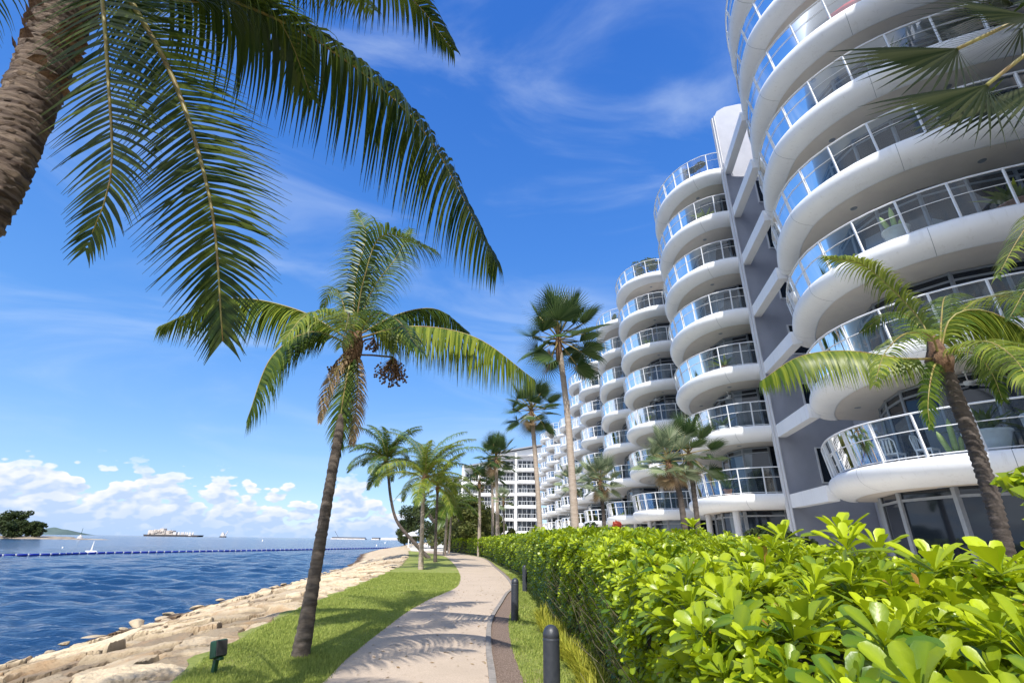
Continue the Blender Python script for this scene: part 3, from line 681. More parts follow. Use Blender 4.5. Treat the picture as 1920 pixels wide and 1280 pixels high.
copytree(f0, (12.2, 39.2, sof(4)), 0.7, 'ceiling fan under the fourth balcony of the tower with the shrubs on top')
def downlights(P, c, levels, o=-1.2, every=7):
    for L in range(1, levels + 1):
        t = None
# ------------------------------------------------------------------ things on the balconies
def pot(loc, label, r=0.28, h=0.45, m='pot', plant='cactus', seed=0, cat='potted plant'):
    t = thing('potted_plant', loc, label, cat)
    g = G(); g.lathe([(0.0, 0.0), (r * 0.6, 0.0), (r * 0.85, h * 0.5), (r, h * 0.88), (r * 1.08, h * 0.9), (r * 1.08, h), (r * 0.9, h), (r * 0.88, h * 0.85), (0, h * 0.85)], (0, 0, 0), 22); g.obj('pot', M[m], t, True)
    r_ = random.Random(seed)
    if plant == 'cactus':
        for k, (dx, dy, hh, rr, ln) in enumerate([(0, 0, 1.0, 0.075, 0.05), (-0.14, 0.03, 0.62, 0.07, -0.22), (0.12, -0.04, 0.5, 0.06, 0.1)]):
            g = G(); n = 7
            g.tube([(dx + ln * (i / n), dy, h * 0.85 + hh * i / n) for i in range(n + 1)], [rr * (1 - 0.85 * max(0, (i / n - 0.8) / 0.2)) for i in range(n + 1)], 10); g.obj('stem', M['cactus'], t, True)
    else:
        g = G()
        for k in range(26):
            a = r_.uniform(0, 6.28); e = r_.uniform(0.5, 1.4); L = r_.uniform(0.5, 1.0) * plant
            d = Vector((math.cos(a) * math.cos(e), math.sin(a) * math.cos(e), math.sin(e)))
            s = Vector((-math.sin(a), math.cos(a), 0)); p = Vector((0, 0, h * 0.85)); w0 = 0.06 * plant; V = []
            for i in range(5):
                f = i / 4; ww = w0 * math.sin(math.pi * (0.12 + 0.88 * f)) ; q = p + d * L * f + Vector((math.cos(a), math.sin(a), -1)) * 0.28 * L * f * f
                V += [tuple(q - s * ww), tuple(q + s * ww)]
            g.add(V, [(2 * i, 2 * i + 1, 2 * i + 3, 2 * i + 2) for i in range(4)], tint=r_.random())
        g.obj('foliage', M['frond'] if seed % 2 else M['frondlight'], t)
    return t
FL = lambda L: Z1 + FH * (L - 1) + 0.01
pot((12.45, 13.0, FL(3)), 'large cream planter with yellow green cactus columns on the third balcony', 0.36, 0.6, 'pot', 'cactus')
pot((14.9, 11.5, FL(3)), 'cream bowl with broad leaf plant at right of third balcony', 0.5, 0.45, 'terracotta', 1.3, 2)
pot((13.4, 12.15, FL(5)), 'dark leaved plant in a white pot behind fifth balcony glass', 0.28, 0.4, 'pot', 1.2, 1)
pot((14.6, 11.5, FL(4)), 'tall green plant behind fourth balcony glass', 0.3, 0.5, 'white2', 1.6, 4)
pot((16.6, 10.9, FL(5)), 'leafy plant at the right end of the fifth balcony', 0.3, 0.5, 'white2', 1.5, 6)
pot((12.55, 13.6, FL(1)), 'small cactus in a low white bowl on the lowest near balcony', 0.3, 0.16, 'white2', 'cactus', 1)
pot((12.9, 12.9, FL(1)), 'broad white tub planter beside the palm trunk on the lowest near balcony', 0.5, 0.62, 'white2', 1.2, 3)
pot((14.1, 12.6, FL(1)), 'bushy green plant at the right end of the lowest near balcony', 0.3, 0.5, 'pot', 1.7, 5)
_k = 0
for (x, y, L, nm) in ((11.7, 26.2, 2, 'second balcony of the tower left of the fin wall'), (12.1, 25.6, 3, 'third balcony of the tower left of the fin wall'), (11.5, 27.5, 4, 'fourth balcony of the tower left of the fin wall'), (12.3, 25.3, 6, 'sixth balcony of the tower left of the fin wall'), (11.6, 26.6, 1, 'lowest balcony of the tower left of the fin wall'),
                      (11.4, 39.0, 3, 'third balcony of the second tower from the fin wall'), (11.9, 38.5, 5, 'fifth balcony of the second tower from the fin wall'), (11.3, 40, 2, 'second balcony of the second tower from the fin wall'), (12.6, 13.6, 2, 'second balcony of the nearest tower behind the palm fronds')):
    _k += 1; pot((x, y, FL(L)), ['bushy', 'slim', 'spreading'][_k % 3] + ' potted plant on the ' + nm, .22, .38, ['pot', 'white2', 'terracotta'][_k % 3], 1.0 + .15 * (_k % 3), 10 + _k)
def chair(loc, rz, label):
    t = thing('patio_chair', loc, label, 'chair', 'white chairs on balconies', rz)
    g = G(); g.box((0, 0, 0.43), (0.46, 0.46, 0.05)); g.obj('seat', M['white2'], t)
    g = G(); g.tube([(-0.22, 0.22, 0.45), (-0.22, 0.27, 0.8), (-0.14, 0.29, 0.9), (0.14, 0.29, 0.9), (0.22, 0.27, 0.8), (0.22, 0.22, 0.45)], 0.02, 6)
    for i in range(3): g.box((-0.1 + 0.1 * i, 0.265, 0.66), (0.05, 0.015, 0.42))
    g.obj('backrest', M['white2'], t)
    for x, y in ((-0.2, -0.2), (0.2, -0.2), (-0.2, 0.2), (0.2, 0.2)):
        g = G(); g.box((x, y, 0.202), (0.035, 0.035, 0.404)); g.obj('leg', M['white2'], t)
    return t
ch = chair((12.35, 15.6, FL(1)), 2.0, 'white patio chair on the lowest near balcony beside a white table')
copytree(ch, (12.7, 14.7, FL(1)), 0.4, 'white patio chair nearest the middle of the lowest near balcony')
copytree(ch, (12.2, 26.9, FL(5)), 0.6, 'white chair on the fifth balcony of the tower left of the fin wall')
copytree(ch, (11.9, 28.2, FL(2)), 1.2, 'white chair on the second balcony of the tower left of the fin wall')
def table(loc, label, r=0.42):
    t = thing('patio_table', loc, label, 'table')
    g = G(); g.lathe([(0, 0.74), (r, 0.74), (r + 0.01, 0.72), (r, 0.70), (0, 0.70)], (0, 0, 0), 24); g.obj('tabletop', M['white2'], t)
    g = G(); g.lathe([(0.2, 0), (0.2, 0.03), (0.04, 0.06), (0.03, 0.7)], (0, 0, 0), 14); g.obj('pedestal', M['white2'], t); return t
table((12.45, 16.4, FL(1)), 'round white patio table at the left end of the lowest near balcony')
table((12.4, 26.2, FL(5)), 'round table on the fifth balcony of the tower left of the fin wall')
# wooden framed cabinet and white bin
t = thing('wooden_cabinet', (14.35, 12.05, FL(1)), 'open orange timber cabinet on the lowest near balcony', 'cabinet', rz=0.5)
for x in (-0.5, 0.5): g = G(); g.box((x, 0, 0.55), (0.07, 0.5, 1.1)); g.obj('side_panel', M['wood'], t)
for z in (0.08, 0.55, 1.08): g = G(); g.box((0, 0, z), (0.928, 0.5, 0.05)); g.obj('shelf', M['wood'], t)
t = thing('white_bin', (13.65, 12.3, FL(1)), 'tall white bin beside the timber cabinet on lowest balcony', 'bin', rz=0.5)
g = G(); g.lathe([(0.0, 0), (0.2, 0), (0.24, 0.9)], (0, 0, 0), 4); g.obj('body', M['white2'], t)
g = G(); g.lathe([(0.26, 0.9), (0.26, 0.95), (0.2, 1.0), (0.0, 1.02)], (0, 0, 0), 4); g.obj('lid', M['white2'], t)
# folded red umbrella / sun bed high up
t = thing('sun_lounger', (13.35, 12.25, FL(6)), 'sun lounger with a folded red canvas behind high balcony glass', 'sun lounger', rz=-0.62)
g = G(); g.box((0, 0, 0.35), (1.9, 0.5, 0.12)); g.obj('frame', M['white2'], t)
g = G(); g.tube([(-1.0, -0.1, 0.72), (-0.4, -0.1, 0.8), (0.3, -0.1, 0.85), (1.0, -0.1, 0.9)], [0.04, 0.13, 0.14, 0.1], 10); g.obj('canvas', M['fabricred'], t, True)
for x in (-0.8, 0.8): g = G(); g.box((x, 0, 0.145), (0.06, 0.4, 0.29)); g.obj('leg', M['white2'], t)

# ------------------------------------------------------------------ far flat-fronted wing
def far_wing():
    t = thing('apartment_wing', (0, 140, 0), 'distant white apartment wing with square gridded balconies and a sloping roof', 'apartment block')
    bays = [(1.9, 7.6, 0.0, 7), (-3.6, 1.3, 1.2, 7), (-8.6, -4.2, 3.0, 6), (-13.4, -9.0, 5.0, 6), (-18.5, -14.0, 8.5, 5)]
    for x0, x1, dy, lv in bays:
        g = G(); h = Z1 + FH * (lv - 1) - 0.3; g.box(((x0 + x1) / 2, dy + 7.2, h / 2 + .7), (x1 - x0 + 0.5, 10, h + 1.4)); g.obj('wall', M['offwhite'], t)
        for L in range(0, lv):
            z = Z1 + FH * (L - 1) if L else 0.0
            if L:
                g = G(); g.box(((x0 + x1) / 2, dy + 0.6, z - 0.3), (x1 - x0, 3.4, 0.55)); g.box(((x0 + x1) / 2, dy - 1.05, z - 0.22), (x1 - x0 - 0.8, 0.9, 0.7)); bl = g.obj('balcony', M['white'], t)
                g = G(); k = 6
                for i in range(k + 1): x = x0 + 0.45 + (x1 - x0 - 0.9) * i / k; g.box((x, dy - 1.42, z + 0.63), (0.07, 0.07, 1.0))
                g.box(((x0 + x1) / 2, dy - 1.42, z + 1.16), (x1 - x0 - 0.8, 0.09, 0.07)); g.obj('railing', M['frame'], bl)
            g = G(); g.box(((x0 + x1) / 2, dy + 2.12, z + 1.4), (x1 - x0 - 0.3, 0.1, 2.4)); wd = g.obj('window', M['window'], t)
            g = G()
            for i in range(5): x = x0 + 0.3 + (x1 - x0 - 0.6) * i / 4; g.box((x, dy + 2.02, z + 1.4), (0.12, 0.08, 2.4))
            g.obj('window_frame', M['frame'], wd)
    for x, y, lv in ((1.6, -0.9, 6.9), (-3.9, 0.2, 6.3), (-8.8, 1.6, 6), (-13.7, 3.6, 6)):
        g = G(); h = Z1 + FH * (lv - 0.6); g.box((x, y, h / 2), (0.55, 0.9, h)); g.obj('column', M['white'], t)
    # sloping roofs
    for x0, x1, y, z0, z1 in ((-4.2, 9.2, 0.0, 24.9, 27.9), (-13.5, -4.4, 3.0, 21.3, 23.6), (-20, -13.7, 7.0, 17.8, 19.6)):
        g = G(); V = [(x0, y - 1.5, z0), (x1, y - 1.5, z1 - 0.6), (x1, y + 10, z1), (x0, y + 10, z0 + 0.6)]
        V += [(a, b, c - 0.35) for a, b, c in V]; g.add(V, [(0, 1, 2, 3), (7, 6, 5, 4), (0, 4, 5, 1), (1, 5, 6, 2), (2, 6, 7, 3), (3, 7, 4, 0)]); g.obj('roof', M['roofgrey'], t)
        g = G(); V = [(x0 + 0.4, y, z0 - .6), (x1 - 0.2, y, z0 - .6), (x1 - 0.2, y, z1 - 1.2), (x0 + 0.4, y, z0 - 0.42)]
        V += [(a, b + 9, c) for a, b, c in V]; g.add(V, [(3, 2, 1, 0), (4, 5, 6, 7), (0, 1, 5, 4), (1, 2, 6, 5), (2, 3, 7, 6), (3, 0, 4, 7)]); g.obj('gable_wall', M['white'], t)
    return t
far_wing()

# ================================================================== PALMS
def frond_mesh(P, side, n=70, L=0.7, w=0.028, droop=0.9, fwd=0.45, start=0.12, mat_=None, seg=4, seed=0, spread=1.0, rr=0.022, jitter=0.15, rib=True, raise_=0.15, brown=0.0):
    """one feathery leaf: P polyline (rachis), side = horizontal-ish spreading direction"""
    r = np.random.default_rng(seed)
    P = resample(spline([tuple(p) for p in P], 8), 0.05 if L > 0.4 else 0.03); 
    d = np.r_[0, np.cumsum(np.linalg.norm(np.diff(P, axis=0), axis=1))]; tot = d[-1]
    g = G()
    T = np.gradient(P, axis=0); T /= np.linalg.norm(T, axis=1)[:, None]
    S0 = np.array(tuple(side), float)
    ts = np.linspace(start, 0.995, n); rows = []; tints = []
    for sd_ in (-1, 1):
        for t in ts:
            x = (t + r.uniform(-0.3, 0.3) / n) * tot
            p = np.array([np.interp(x, d, P[:, i]) for i in range(3)]); tg = np.array([np.interp(x, d, T[:, i]) for i in range(3)]); tg /= np.linalg.norm(tg)
            s = S0 - tg * S0.dot(tg); s /= np.linalg.norm(s) + 1e-9
            up = np.cross(s, tg); up = up if up[2] >= 0 else -up
            prof = math.sin(math.pi * min(1, 0.16 + 0.80 * ((t - start) / (1 - start)))) ** 0.6
            ll = L * prof * r.uniform(1 - jitter, 1 + jitter * 0.4)
            f = fwd + 0.9 * max(0, t - 0.75) / 0.25
            dr = sd_ * s * spread + tg * f + up * raise_ + r.normal(0, 0.06, 3); dr /= np.linalg.norm(dr)
            wv = np.cross(dr, up); nn = np.linalg.norm(wv); wv = tg if nn < 1e-3 else wv / nn
            q = p.copy(); row = []; dd = dr.copy(); g_ = droop * r.uniform(0.8, 1.25)
            for k in range(seg + 1):
                fr = k / seg; ww = w * (0.55 + 0.45 * math.sin(math.pi * min(1, fr + 0.25))) * (1 - fr ** 3) if k < seg else 0.002
                row.append(q - wv * ww * 0.5); row.append(q + wv * ww * 0.5)
                q = q + dd * ll / seg; dd = dd + np.array([0, 0, -1]) * g_ / seg * 1.3; dd /= np.linalg.norm(dd)
            rows.append(row); tints.append(r.uniform(0, 1) ** 1.3)
    V = np.array(rows).reshape(-1, 3); k2 = 2 * (seg + 1); Q = []
    base = np.array([(2 * i, 2 * i + 1, 2 * i + 3, 2 * i + 2) for i in range(seg)])
    Q = (np.arange(len(rows))[:, None, None] * k2 + base[None]).reshape(-1, 4)
    g.add(V, Q, tint=np.repeat(tints, k2))
    me = g.mesh('frond', mat_ or M['frond'], True)
    h = G(); Pr = P[::3]; h.tube(Pr, np.linspace(rr, rr * 0.15, len(Pr)), 6); rm = h.mesh('leaf_stalk', M['rachis'], True)
    return me, rm
def put_frond(parent, P, side=None, **k):
    o = Vector(parent.location); Q = [Vector(p) - o for p in P]
    if side is None:
        c = Q[-1] - Q[0]; side = Vector((c.y, -c.x, 0)).normalized() if abs(c.z) < 3 * math.hypot(c.x, c.y) else Vector((1, 0, 0))
    me, rm = frond_mesh(Q, side, **k)
    f = inst('frond', me, parent); inst('leaf_stalk', rm, f); return f
def trunk(parent, P, rads, m, rings=0.12, amp=0.06, n=18, name='trunk', seed=0):
    o = Vector(parent.location); r = np.random.default_rng(seed)
    Q = resample(spline([tuple(Vector(p) - o) for p in P], 8), rings / 3); t = np.linspace(0, 1, len(Q))
    rad = np.interp(t, np.linspace(0, 1, len(rads)), rads)
    ph = np.arange(len(Q)) % 3
    rad = rad * (1 + np.where(ph == 0, amp, np.where(ph == 1, amp * 0.4, -amp)) * r.uniform(0.5, 1.3, len(Q)))
    g = G(); g.tube(Q, rad, n, tint=None); V = g.V[0]; V += r.normal(0, rads[0] * 0.03, V.shape)
    return g.obj(name, M[m], parent, True)
Zv = Vector((0, 0, 1))
# ---- big leaning coconut palm on the lawn
Yb = 8.3
bp = thing('coconut_palm', tuple(atz(563, 1228)), 'tall slightly leaning coconut palm on the lawn between rocks and path', 'palm tree')
trunk(bp, [atz(563, 1230) - Zv * 0.1, aty(588, 1090, 8.35), aty(615, 930, 8.45), aty(636, 810, 8.55), aty(652, 720, 8.65), aty(663, 640, 8.75)], [0.135, 0.095, 0.088, 0.084, 0.082, 0.08], 'bark', 0.11, 0.03)
Yc = 8.8
for i, (px, kw) in enumerate([
    ([(660, 640, 0), (560, 582, -.2), (430, 560, -.5), (298, 612, -.8)], dict(L=1.0, droop=3.0, n=125, seg=6, w=.042, raise_=-.8, spread=.7, mat_=M['frondlight'])),
    ([(655, 645, 0), (585, 622, -.4), (510, 668, -.8), (462, 790, -1.0)], dict(L=.9, droop=2.2, n=110, w=.04, raise_=-.5, spread=.8)),
    ([(668, 635, 0), (770, 612, -.3), (890, 632, -.6), (1003, 712, -.8)], dict(L=1.05, droop=3.0, n=125, seg=6, w=.042, raise_=-.8, spread=.7, mat_=M['frondlight'])),
    ([(668, 630, 0), (750, 588, .5), (820, 580, 1.0), (878, 622, 1.4)], dict(L=.9, droop=2.6, n=100, w=.04, raise_=-.6, spread=.8)),
    ([(664, 630, 0), (683, 520, -.2), (720, 440, -.3), (815, 470, -.4)], dict(L=1.05, droop=1.6, n=85, w=.036)),
    ([(662, 630, 0), (668, 520, .5), (686, 440, .9), (665, 395, 1.3)], dict(L=.9, droop=1.5, n=80, side=(1, 0, 0), w=.036)),
    ([(664, 630, 0), (700, 540, .7), (745, 480, 1.3), (770, 430, 1.8)], dict(L=.95, droop=1.9, n=80, side=(1, 0.3, 0), w=.036)),
    ([(660, 630, 0), (640, 560, .3), (622, 540, .5), (606, 575, .7)], dict(L=.45, droop=1.2, n=45, mat_=M['frondlight'])),
    ([(664, 640, 0), (655, 590, -.9), (652, 600, -1.6), (640, 650, -2.1)], dict(L=.55, droop=1.2, n=55, mat_=M['frondlight'], side=(1, 0, 0))),
    ([(664, 640, 0), (690, 600, .9), (720, 610, 1.7), (740, 660, 2.3)], dict(L=.7, droop=1.5, n=60)),
    ([(662, 640, 0), (630, 600, .9), (590, 600, 1.7), (560, 640, 2.4)], dict(L=.7, droop=1.5, n=60)),
    ([(664, 640, 0), (700, 590, -.6), (745, 600, -1.2), (790, 660, -1.6)], dict(L=.7, droop=1.8, n=60, w=.036)),
    ([(660, 640, 0), (625, 590, -.5), (575, 590, -1.0), (530, 640, -1.4)], dict(L=.7, droop=1.8, n=60, w=.036, mat_=M['frondlight'])),
    ([(664, 650, 0), (670, 700, -.15), (668, 760, -.2), (660, 830, -.2)], dict(L=.4, droop=1.0, n=50, side=(1, 0, 0), fwd=0.9, mat_=M['fandead'])),
    ([(664, 650, 0), (652, 700, -.25), (640, 770, -.3), (632, 850, -.25)], dict(L=.5, droop=1.0, n=60, side=(1, 0, 0), fwd=0.9)),
    ([(660, 650, 0), (640, 680, -.3), (615, 730, -.35), (600, 790, -.3)], dict(L=.3, droop=1.0, n=40, side=(1, 0, 0), fwd=0.9, mat_=M['fandead'])),
]):
    pts = [aty(u, v, Yc + dy) for u, v, dy in px]
    put_frond(bp, pts, seed=i, **kw)
o = aty(663, 645, 8.75) - bp.location
g = G(); g.tube([o - Zv * .55, o - Zv * .2, o, o + Zv * .25, o + Zv * .5], [.12, .17, .2, .12, .05], 14); V = g.V[0]; V += rng.normal(0, .018, V.shape); g.obj('crown_shaft', M['fibre'], bp, True)
# fruit stalks
def fruit_bunch(parent, a, c, n=110, r=0.3, seed=0):
    rr = np.random.default_rng(seed); g = G(); a = Vector(a) - parent.location; c = Vector(c) - parent.location
    g.tube([a, a.lerp(c, .4) + Zv * .12, c + Zv * r * .8], .018, 6)
    for i in range(n):
        d = Vector(rr.normal(0, 1, 3)).normalized() * r * rr.uniform(.3, 1) ; e = c + Vector((d.x, d.y, d.z * .75 - .05)); s = c + Zv * r * .8
        if i % 2 == 0: g.bar(s, e, .006)
        g.lathe([(0, .02), (.018, .008), (.018, -.01), (0, -.024)], tuple(e), 5)
    return g.obj('fruit_bunch', M['fibre'], parent)
fruit_bunch(bp, aty(672, 665, 8.75), aty(735, 695, 8.5), 230, .34, 1)
fruit_bunch(bp, aty(655, 665, 8.75), aty(628, 690, 8.6), 50, .16, 2)
fruit_bunch(bp, aty(672, 650, 8.75), aty(700, 645, 8.5), 50, .16, 3)

# ---- near palm at the upper left
npm = thing('coconut_palm', (-3.95, 2.1, 0), 'close ringed palm trunk and big drooping fronds at the upper left corner', 'palm tree')
trunk(npm, [(-3.95, 2.1, -0.1), (-3.8, 2.1, 0.9), aty(-230, 640, 2.14), aty(-110, 500, 2.16), aty(-28, 380, 2.18), aty(28, 260, 2.2), aty(72, 150, 2.2), aty(115, 40, 2.18), aty(150, -50, 2.16), aty(185, -140, 2.12)], [.19, .145, .13, .125, .12, .118, .122, .13, .14, .11], 'barkred', 0.045, 0.045, 28)
crn = aty(175, -110, 2.14)
o = crn - npm.location; g = G(); g.tube([o + Vector((-.12, 0, -.45)), o + Vector((-.06, 0, -.2)), o, o + Zv * .3], [.15, .2, .2, .08], 18); V = g.V[0]; V += rng.normal(0, .014, V.shape); g.obj('crown_shaft', M['fibre'], npm, True)
# torn sheath scraps on the trunk
g = G(); rs = np.random.default_rng(5)
for i in range(60):
    f = rs.uniform(0, 1); c = Vector(aty(66, 165, 2.2)).lerp(aty(150, -50, 2.16), f) - npm.location; a = rs.uniform(0, 6.28)
    d = Vector((math.cos(a), math.sin(a), 0)); s = Vector((-d.y, d.x, 0)); p = c + d * .135
    g.add([tuple(p - s * .05), tuple(p + s * .05), tuple(p + s * .03 + d * .04 + Zv * rs.uniform(.02, .06)), tuple(p - s * .02 + d * .035 + Zv * .03)], [(0, 1, 2, 3)])
tag(g.obj('leaf_scar', M['fibre'], npm), kind='stuff')
def nf(px, **kw): put_frond(npm, [crn] + [aty(u, v, y * 1.2) for u, v, y in px], **{**kw, 'L': kw['L'] * 1.2, 'w': kw.get('w', .028) * 1.15})
nf([(190, -20, 1.55), (203, 150, 1.62), (208, 330, 1.7), (160, 470, 1.78)], side=(1, 0.1, 0), L=.36, n=95, droop=.5, seed=11, w=.017, mat_=M['frondnear'], raise_=0.0, fwd=.5, rr=.02)
nf([(250, 10, 1.9), (330, 160, 2.1), (395, 380, 2.2), (418, 640, 2.3)], side=(1, .15, 0), L=.52, n=130, droop=.45, seed=12, w=.019, mat_=M['frondnear'], raise_=0.0, fwd=.5, rr=.026)
nf([(400, -15, 2.6), (600, 80, 3.3), (790, 240, 3.9), (935, 500, 4.3)], side=(.3, -.5, .05), L=1.15, n=150, droop=2.6, raise_=-.5, seed=13, w=.038, seg=6, mat_=M['frondnear'], rr=.026)
nf([(430, -120, 2.7), (600, -60, 3.2), (760, -10, 3.7), (850, 95, 4.1)], L=.75, n=130, droop=2.2, seed=14, w=.032, mat_=M['frondnear'], rr=.024)
nf([(330, -60, 2.4), (480, -50, 3.2), (640, -20, 4.0), (700, 20, 4.6)], L=.7, n=100, droop=2.2, seed=15, w=.032, mat_=M['frondnear'])
nf([(300, -10, 2.2), (420, 10, 2.9), (520, 50, 3.4), (590, 110, 3.8)], L=.7, n=90, droop=2.2, seed=21, w=.032, mat_=M['frondnear'])
nf([(100, -120, 2.3), (10, -60, 2.6), (-40, 30, 2.8), (-60, 160, 2.9)], side=(1, .2, 0), L=.45, n=60, droop=.7, seed=16, mat_=M['frondnear'], w=.018)
nf([(170, -300, 1.2), (200, -520, .6), (300, -700, .1)], L=.7, n=90, droop=1.1, seed=17)
for i, (dx, dy, dz) in enumerate([(-1.6, -2.2, 0), (.8, -2.6, -.2), (2.3, -1.5, .2), (-2.8, -.6, .4), (.6, 2.2, 1.6), (2.0, 1.0, 1.8), (-.5, -.5, 2.6)]):
    d = Vector((dx, dy, 0)); put_frond(npm, [crn, crn + d * .33 + Zv * (.6 + dz * .3), crn + d * .7 + Zv * (.6 + dz * .5), crn + d + Zv * dz * .8 - Zv * .3], L=.65, n=80, droop=1.2, seed=30 + i)

# ---- right-hand young coconut palm
rp = thing('coconut_palm', tuple(aty(1898, 1120, 6.5).xy) + (0,), 'young coconut palm with dark segmented trunk in front of the nearest tower', 'palm tree')
bx_ = aty(1892, 1050, 6.5)
trunk(rp, [(rp.location.x + .05, 6.5, -.1), bx_, aty(1862, 940, 6.48), aty(1822, 820, 6.45), aty(1790, 740, 6.42), aty(1768, 680, 6.4)], [.11, .085, .085, .088, .092, .09], 'barkdark', .075, .085, 20)
ct = aty(1762, 672, 6.4)
o = ct - rp.location; g = G(); g.tube([o - Zv * .22, o, o + Zv * .15, o + Zv * .35], [.12, .15, .11, .04], 12); V = g.V[0]; V += rng.normal(0, .014, V.shape); g.obj('crown_shaft', M['fibre'], rp, True)
for i, (px, kw) in enumerate([
    ([(1690, 672, -.1), (1590, 658, -.3), (1500, 668, -.5), (1425, 715, -.7)], dict(L=.62, droop=2.6, n=105, seg=6, raise_=-.9, spread=.6, mat_=M['frondlight'])),
    ([(1725, 600, .1), (1670, 540, .2), (1615, 495, .3), (1545, 482, .3)], dict(L=.55, droop=1.4, n=85, mat_=M['frondlight'])),
    ([(1745, 630, -.3), (1700, 625, -.7), (1660, 660, -1.1), (1640, 720, -1.4)], dict(L=.4, droop=1.5, n=50, mat_=M['frondlight'])),
    ([(1780, 600, -.1), (1830, 580, -.2), (1900, 605, -.3), (1980, 670, -.3)], dict(L=.7, droop=2.4, n=95, seg=6, raise_=-.8, spread=.7, mat_=M['frondlight'])),
    ([(1780, 610, .4), (1840, 560, .8), (1910, 560, 1.2), (1990, 600, 1.5)], dict(L=.55, droop=1.4, n=75, mat_=M['frondlight'])),
    ([(1765, 600, .5), (1770, 560, 1.1), (1780, 560, 1.7), (1790, 600, 2.1)], dict(L=.5, droop=1.3, n=60)),
    ([(1790, 660, .3), (1830, 665, .6), (1860, 700, .8), (1880, 750, .9)], dict(L=.4, droop=1.2, n=55)),
    ([(1750, 690, -.1), (1742, 730, -.2), (1740, 770, -.2), (1745, 800, -.2)], dict(L=.25, droop=1.0, n=35, side=(1, 0, 0))),
    ([(1745, 640, .4), (1700, 590, .9), (1660, 590, 1.3), (1620, 620, 1.6)], dict(L=.5, droop=1.5, n=60)),
    ([(1800, 650, -.4), (1850, 640, -.9), (1900, 670, -1.3), (1940, 730, -1.6)], dict(L=.5, droop=1.4, n=55, mat_=M['frondlight'])),
]):
    put_frond(rp, [ct] + [aty(u, v, 6.4 + dy) for u, v, dy in px], seed=50 + i, w=.034, rr=.018, **kw)
# ---- coconut palm outside the right edge whose fronds reach in
r2 = thing('coconut_palm', (8.9, 6.2, 0), 'coconut palm outside the right edge, only frond tips reach in', 'palm tree')
trunk(r2, [(8.9, 6.2, -.1), (8.8, 6.2, 2.5), (8.6, 6.2, 4.7)], [.15, .12, .11], 'barkdark', .09, .1)
c2 = Vector((8.6, 6.2, 4.7))
for i, e in enumerate([[(1960, 400), (1915, 440), (1870, 520)], [(2000, 480), (1940, 520), (1890, 600)], [(1985, 360), (1950, 420), (1905, 465)], [(2080, 700), (2000, 800), (1960, 900)]]):
    put_frond(r2, [c2] + [aty(u, v, 6.2 - .1 * j) for j, (u, v) in enumerate(e)], L=.5, n=60, droop=1.0, seed=70 + i, mat_=M['frondlight'] if i != 1 else M['frond'])
for k in range(6):
    a = -1.3 + k * .55; d = Vector((math.cos(a), math.sin(a), 0)) * 2.2
    put_frond(r2, [c2, c2 + d * .4 + Zv * .6, c2 + d * .8 + Zv * .5, c2 + d * 1.1 - Zv * .2], L=.6, n=50, droop=1.2, seed=80 + k)

# ---- generic coconut crowns for the palms further along the shore
def tmpl(e0, drop, L=2.6, seed=0, m='frond', **k):
    P = []; a = e0; p = Vector((0, 0, 0)); n = 8
    for i in range(n + 1):
        P.append(p.copy()); p = p + Vector((math.cos(a), 0, math.sin(a))) * L / n; a -= drop / n
    kw = dict(L=.50, n=56, w=.040, droop=1.5, rr=.02, seg=3); kw.update(k)
    return frond_mesh(P, (0, 1, 0), seed=seed, mat_=M[m], **kw)
def cset(m, L=2.6): return [tmpl(R(80), R(80), L, 1, m), tmpl(R(50), R(95), L, 2, m), tmpl(R(25), R(90), L, 3, m), tmpl(R(-12), R(60), L * .85, 4, m)]
FR = {'frond': cset('frond'), 'frondlight': cset('frondlight'), 'frondblue': cset('frondblue')}
def small_palm(P, rads, bark, label, kind='frond', n=16, sc_=1.0, seed=0, up=0.5, group='coconut palms along the shore path'):
    t = thing('coconut_palm', tuple(P[0]), label, 'palm tree', group)
    trunk(t, [Vector(P[0]) - Zv * .1] + [Vector(p) for p in P[1:]], rads, bark, .16, .05, 12, seed=seed)
    c = Vector(P[-1]) - t.location; r = random.Random(seed)
    for i in range(n):
        az = i * 2.4 + r.uniform(-.25, .25); q = i / n
        kk = 0 if q < .22 * (1 + up) else 1 if q < .6 else 2 if q < .88 else 3
        me, rm = FR[kind][kk]
        Mx = Matrix.Translation(c) @ Matrix.Rotation(az, 4, 'Z') @ Matrix.Rotation(r.uniform(-.2, .2), 4, 'X') @ Matrix.Rotation(r.uniform(-.15, .15), 4, 'Y') @ Matrix.Scale(sc_ * r.uniform(.85, 1.1), 4)
        f = inst('frond', me, t, Mx); inst('leaf_stalk', rm, f)
    g = G(); g.tube([c - Zv * .4, c, c + Zv * .3], [.12, .2, .08], 10); g.obj('crown_shaft', M['fibre'], t, True)
    return t
def gp(u, v): return atz(u, v)
b = gp(806, 1046); small_palm([b, aty(775, 1015, b.y), aty(745, 978, b.y), aty(733, 935, b.y), aty(728, 890, b.y), aty(724, 866, b.y)], [.2, .16, .14, .13, .13, .12], 'barkdark', 'coconut palm with a curved trunk leaning out towards the beach', 'frond', 24, 2.0, 3, .3)
b = gp(789, 1067); small_palm([b, aty(791, 1000, b.y), aty(793, 940, b.y), aty(796, 898, b.y)], [.17, .12, .11, .11], 'barkpale', 'short coconut palm with white trunk, bright yellow green crown and blue green young fronds', 'frondlight', 17, 1.5, 5, .6)
FRB = FR['frondblue'][0]
tpb = [o for o in COL.objects if o.get('label', '').startswith('short coconut palm with white')][0]
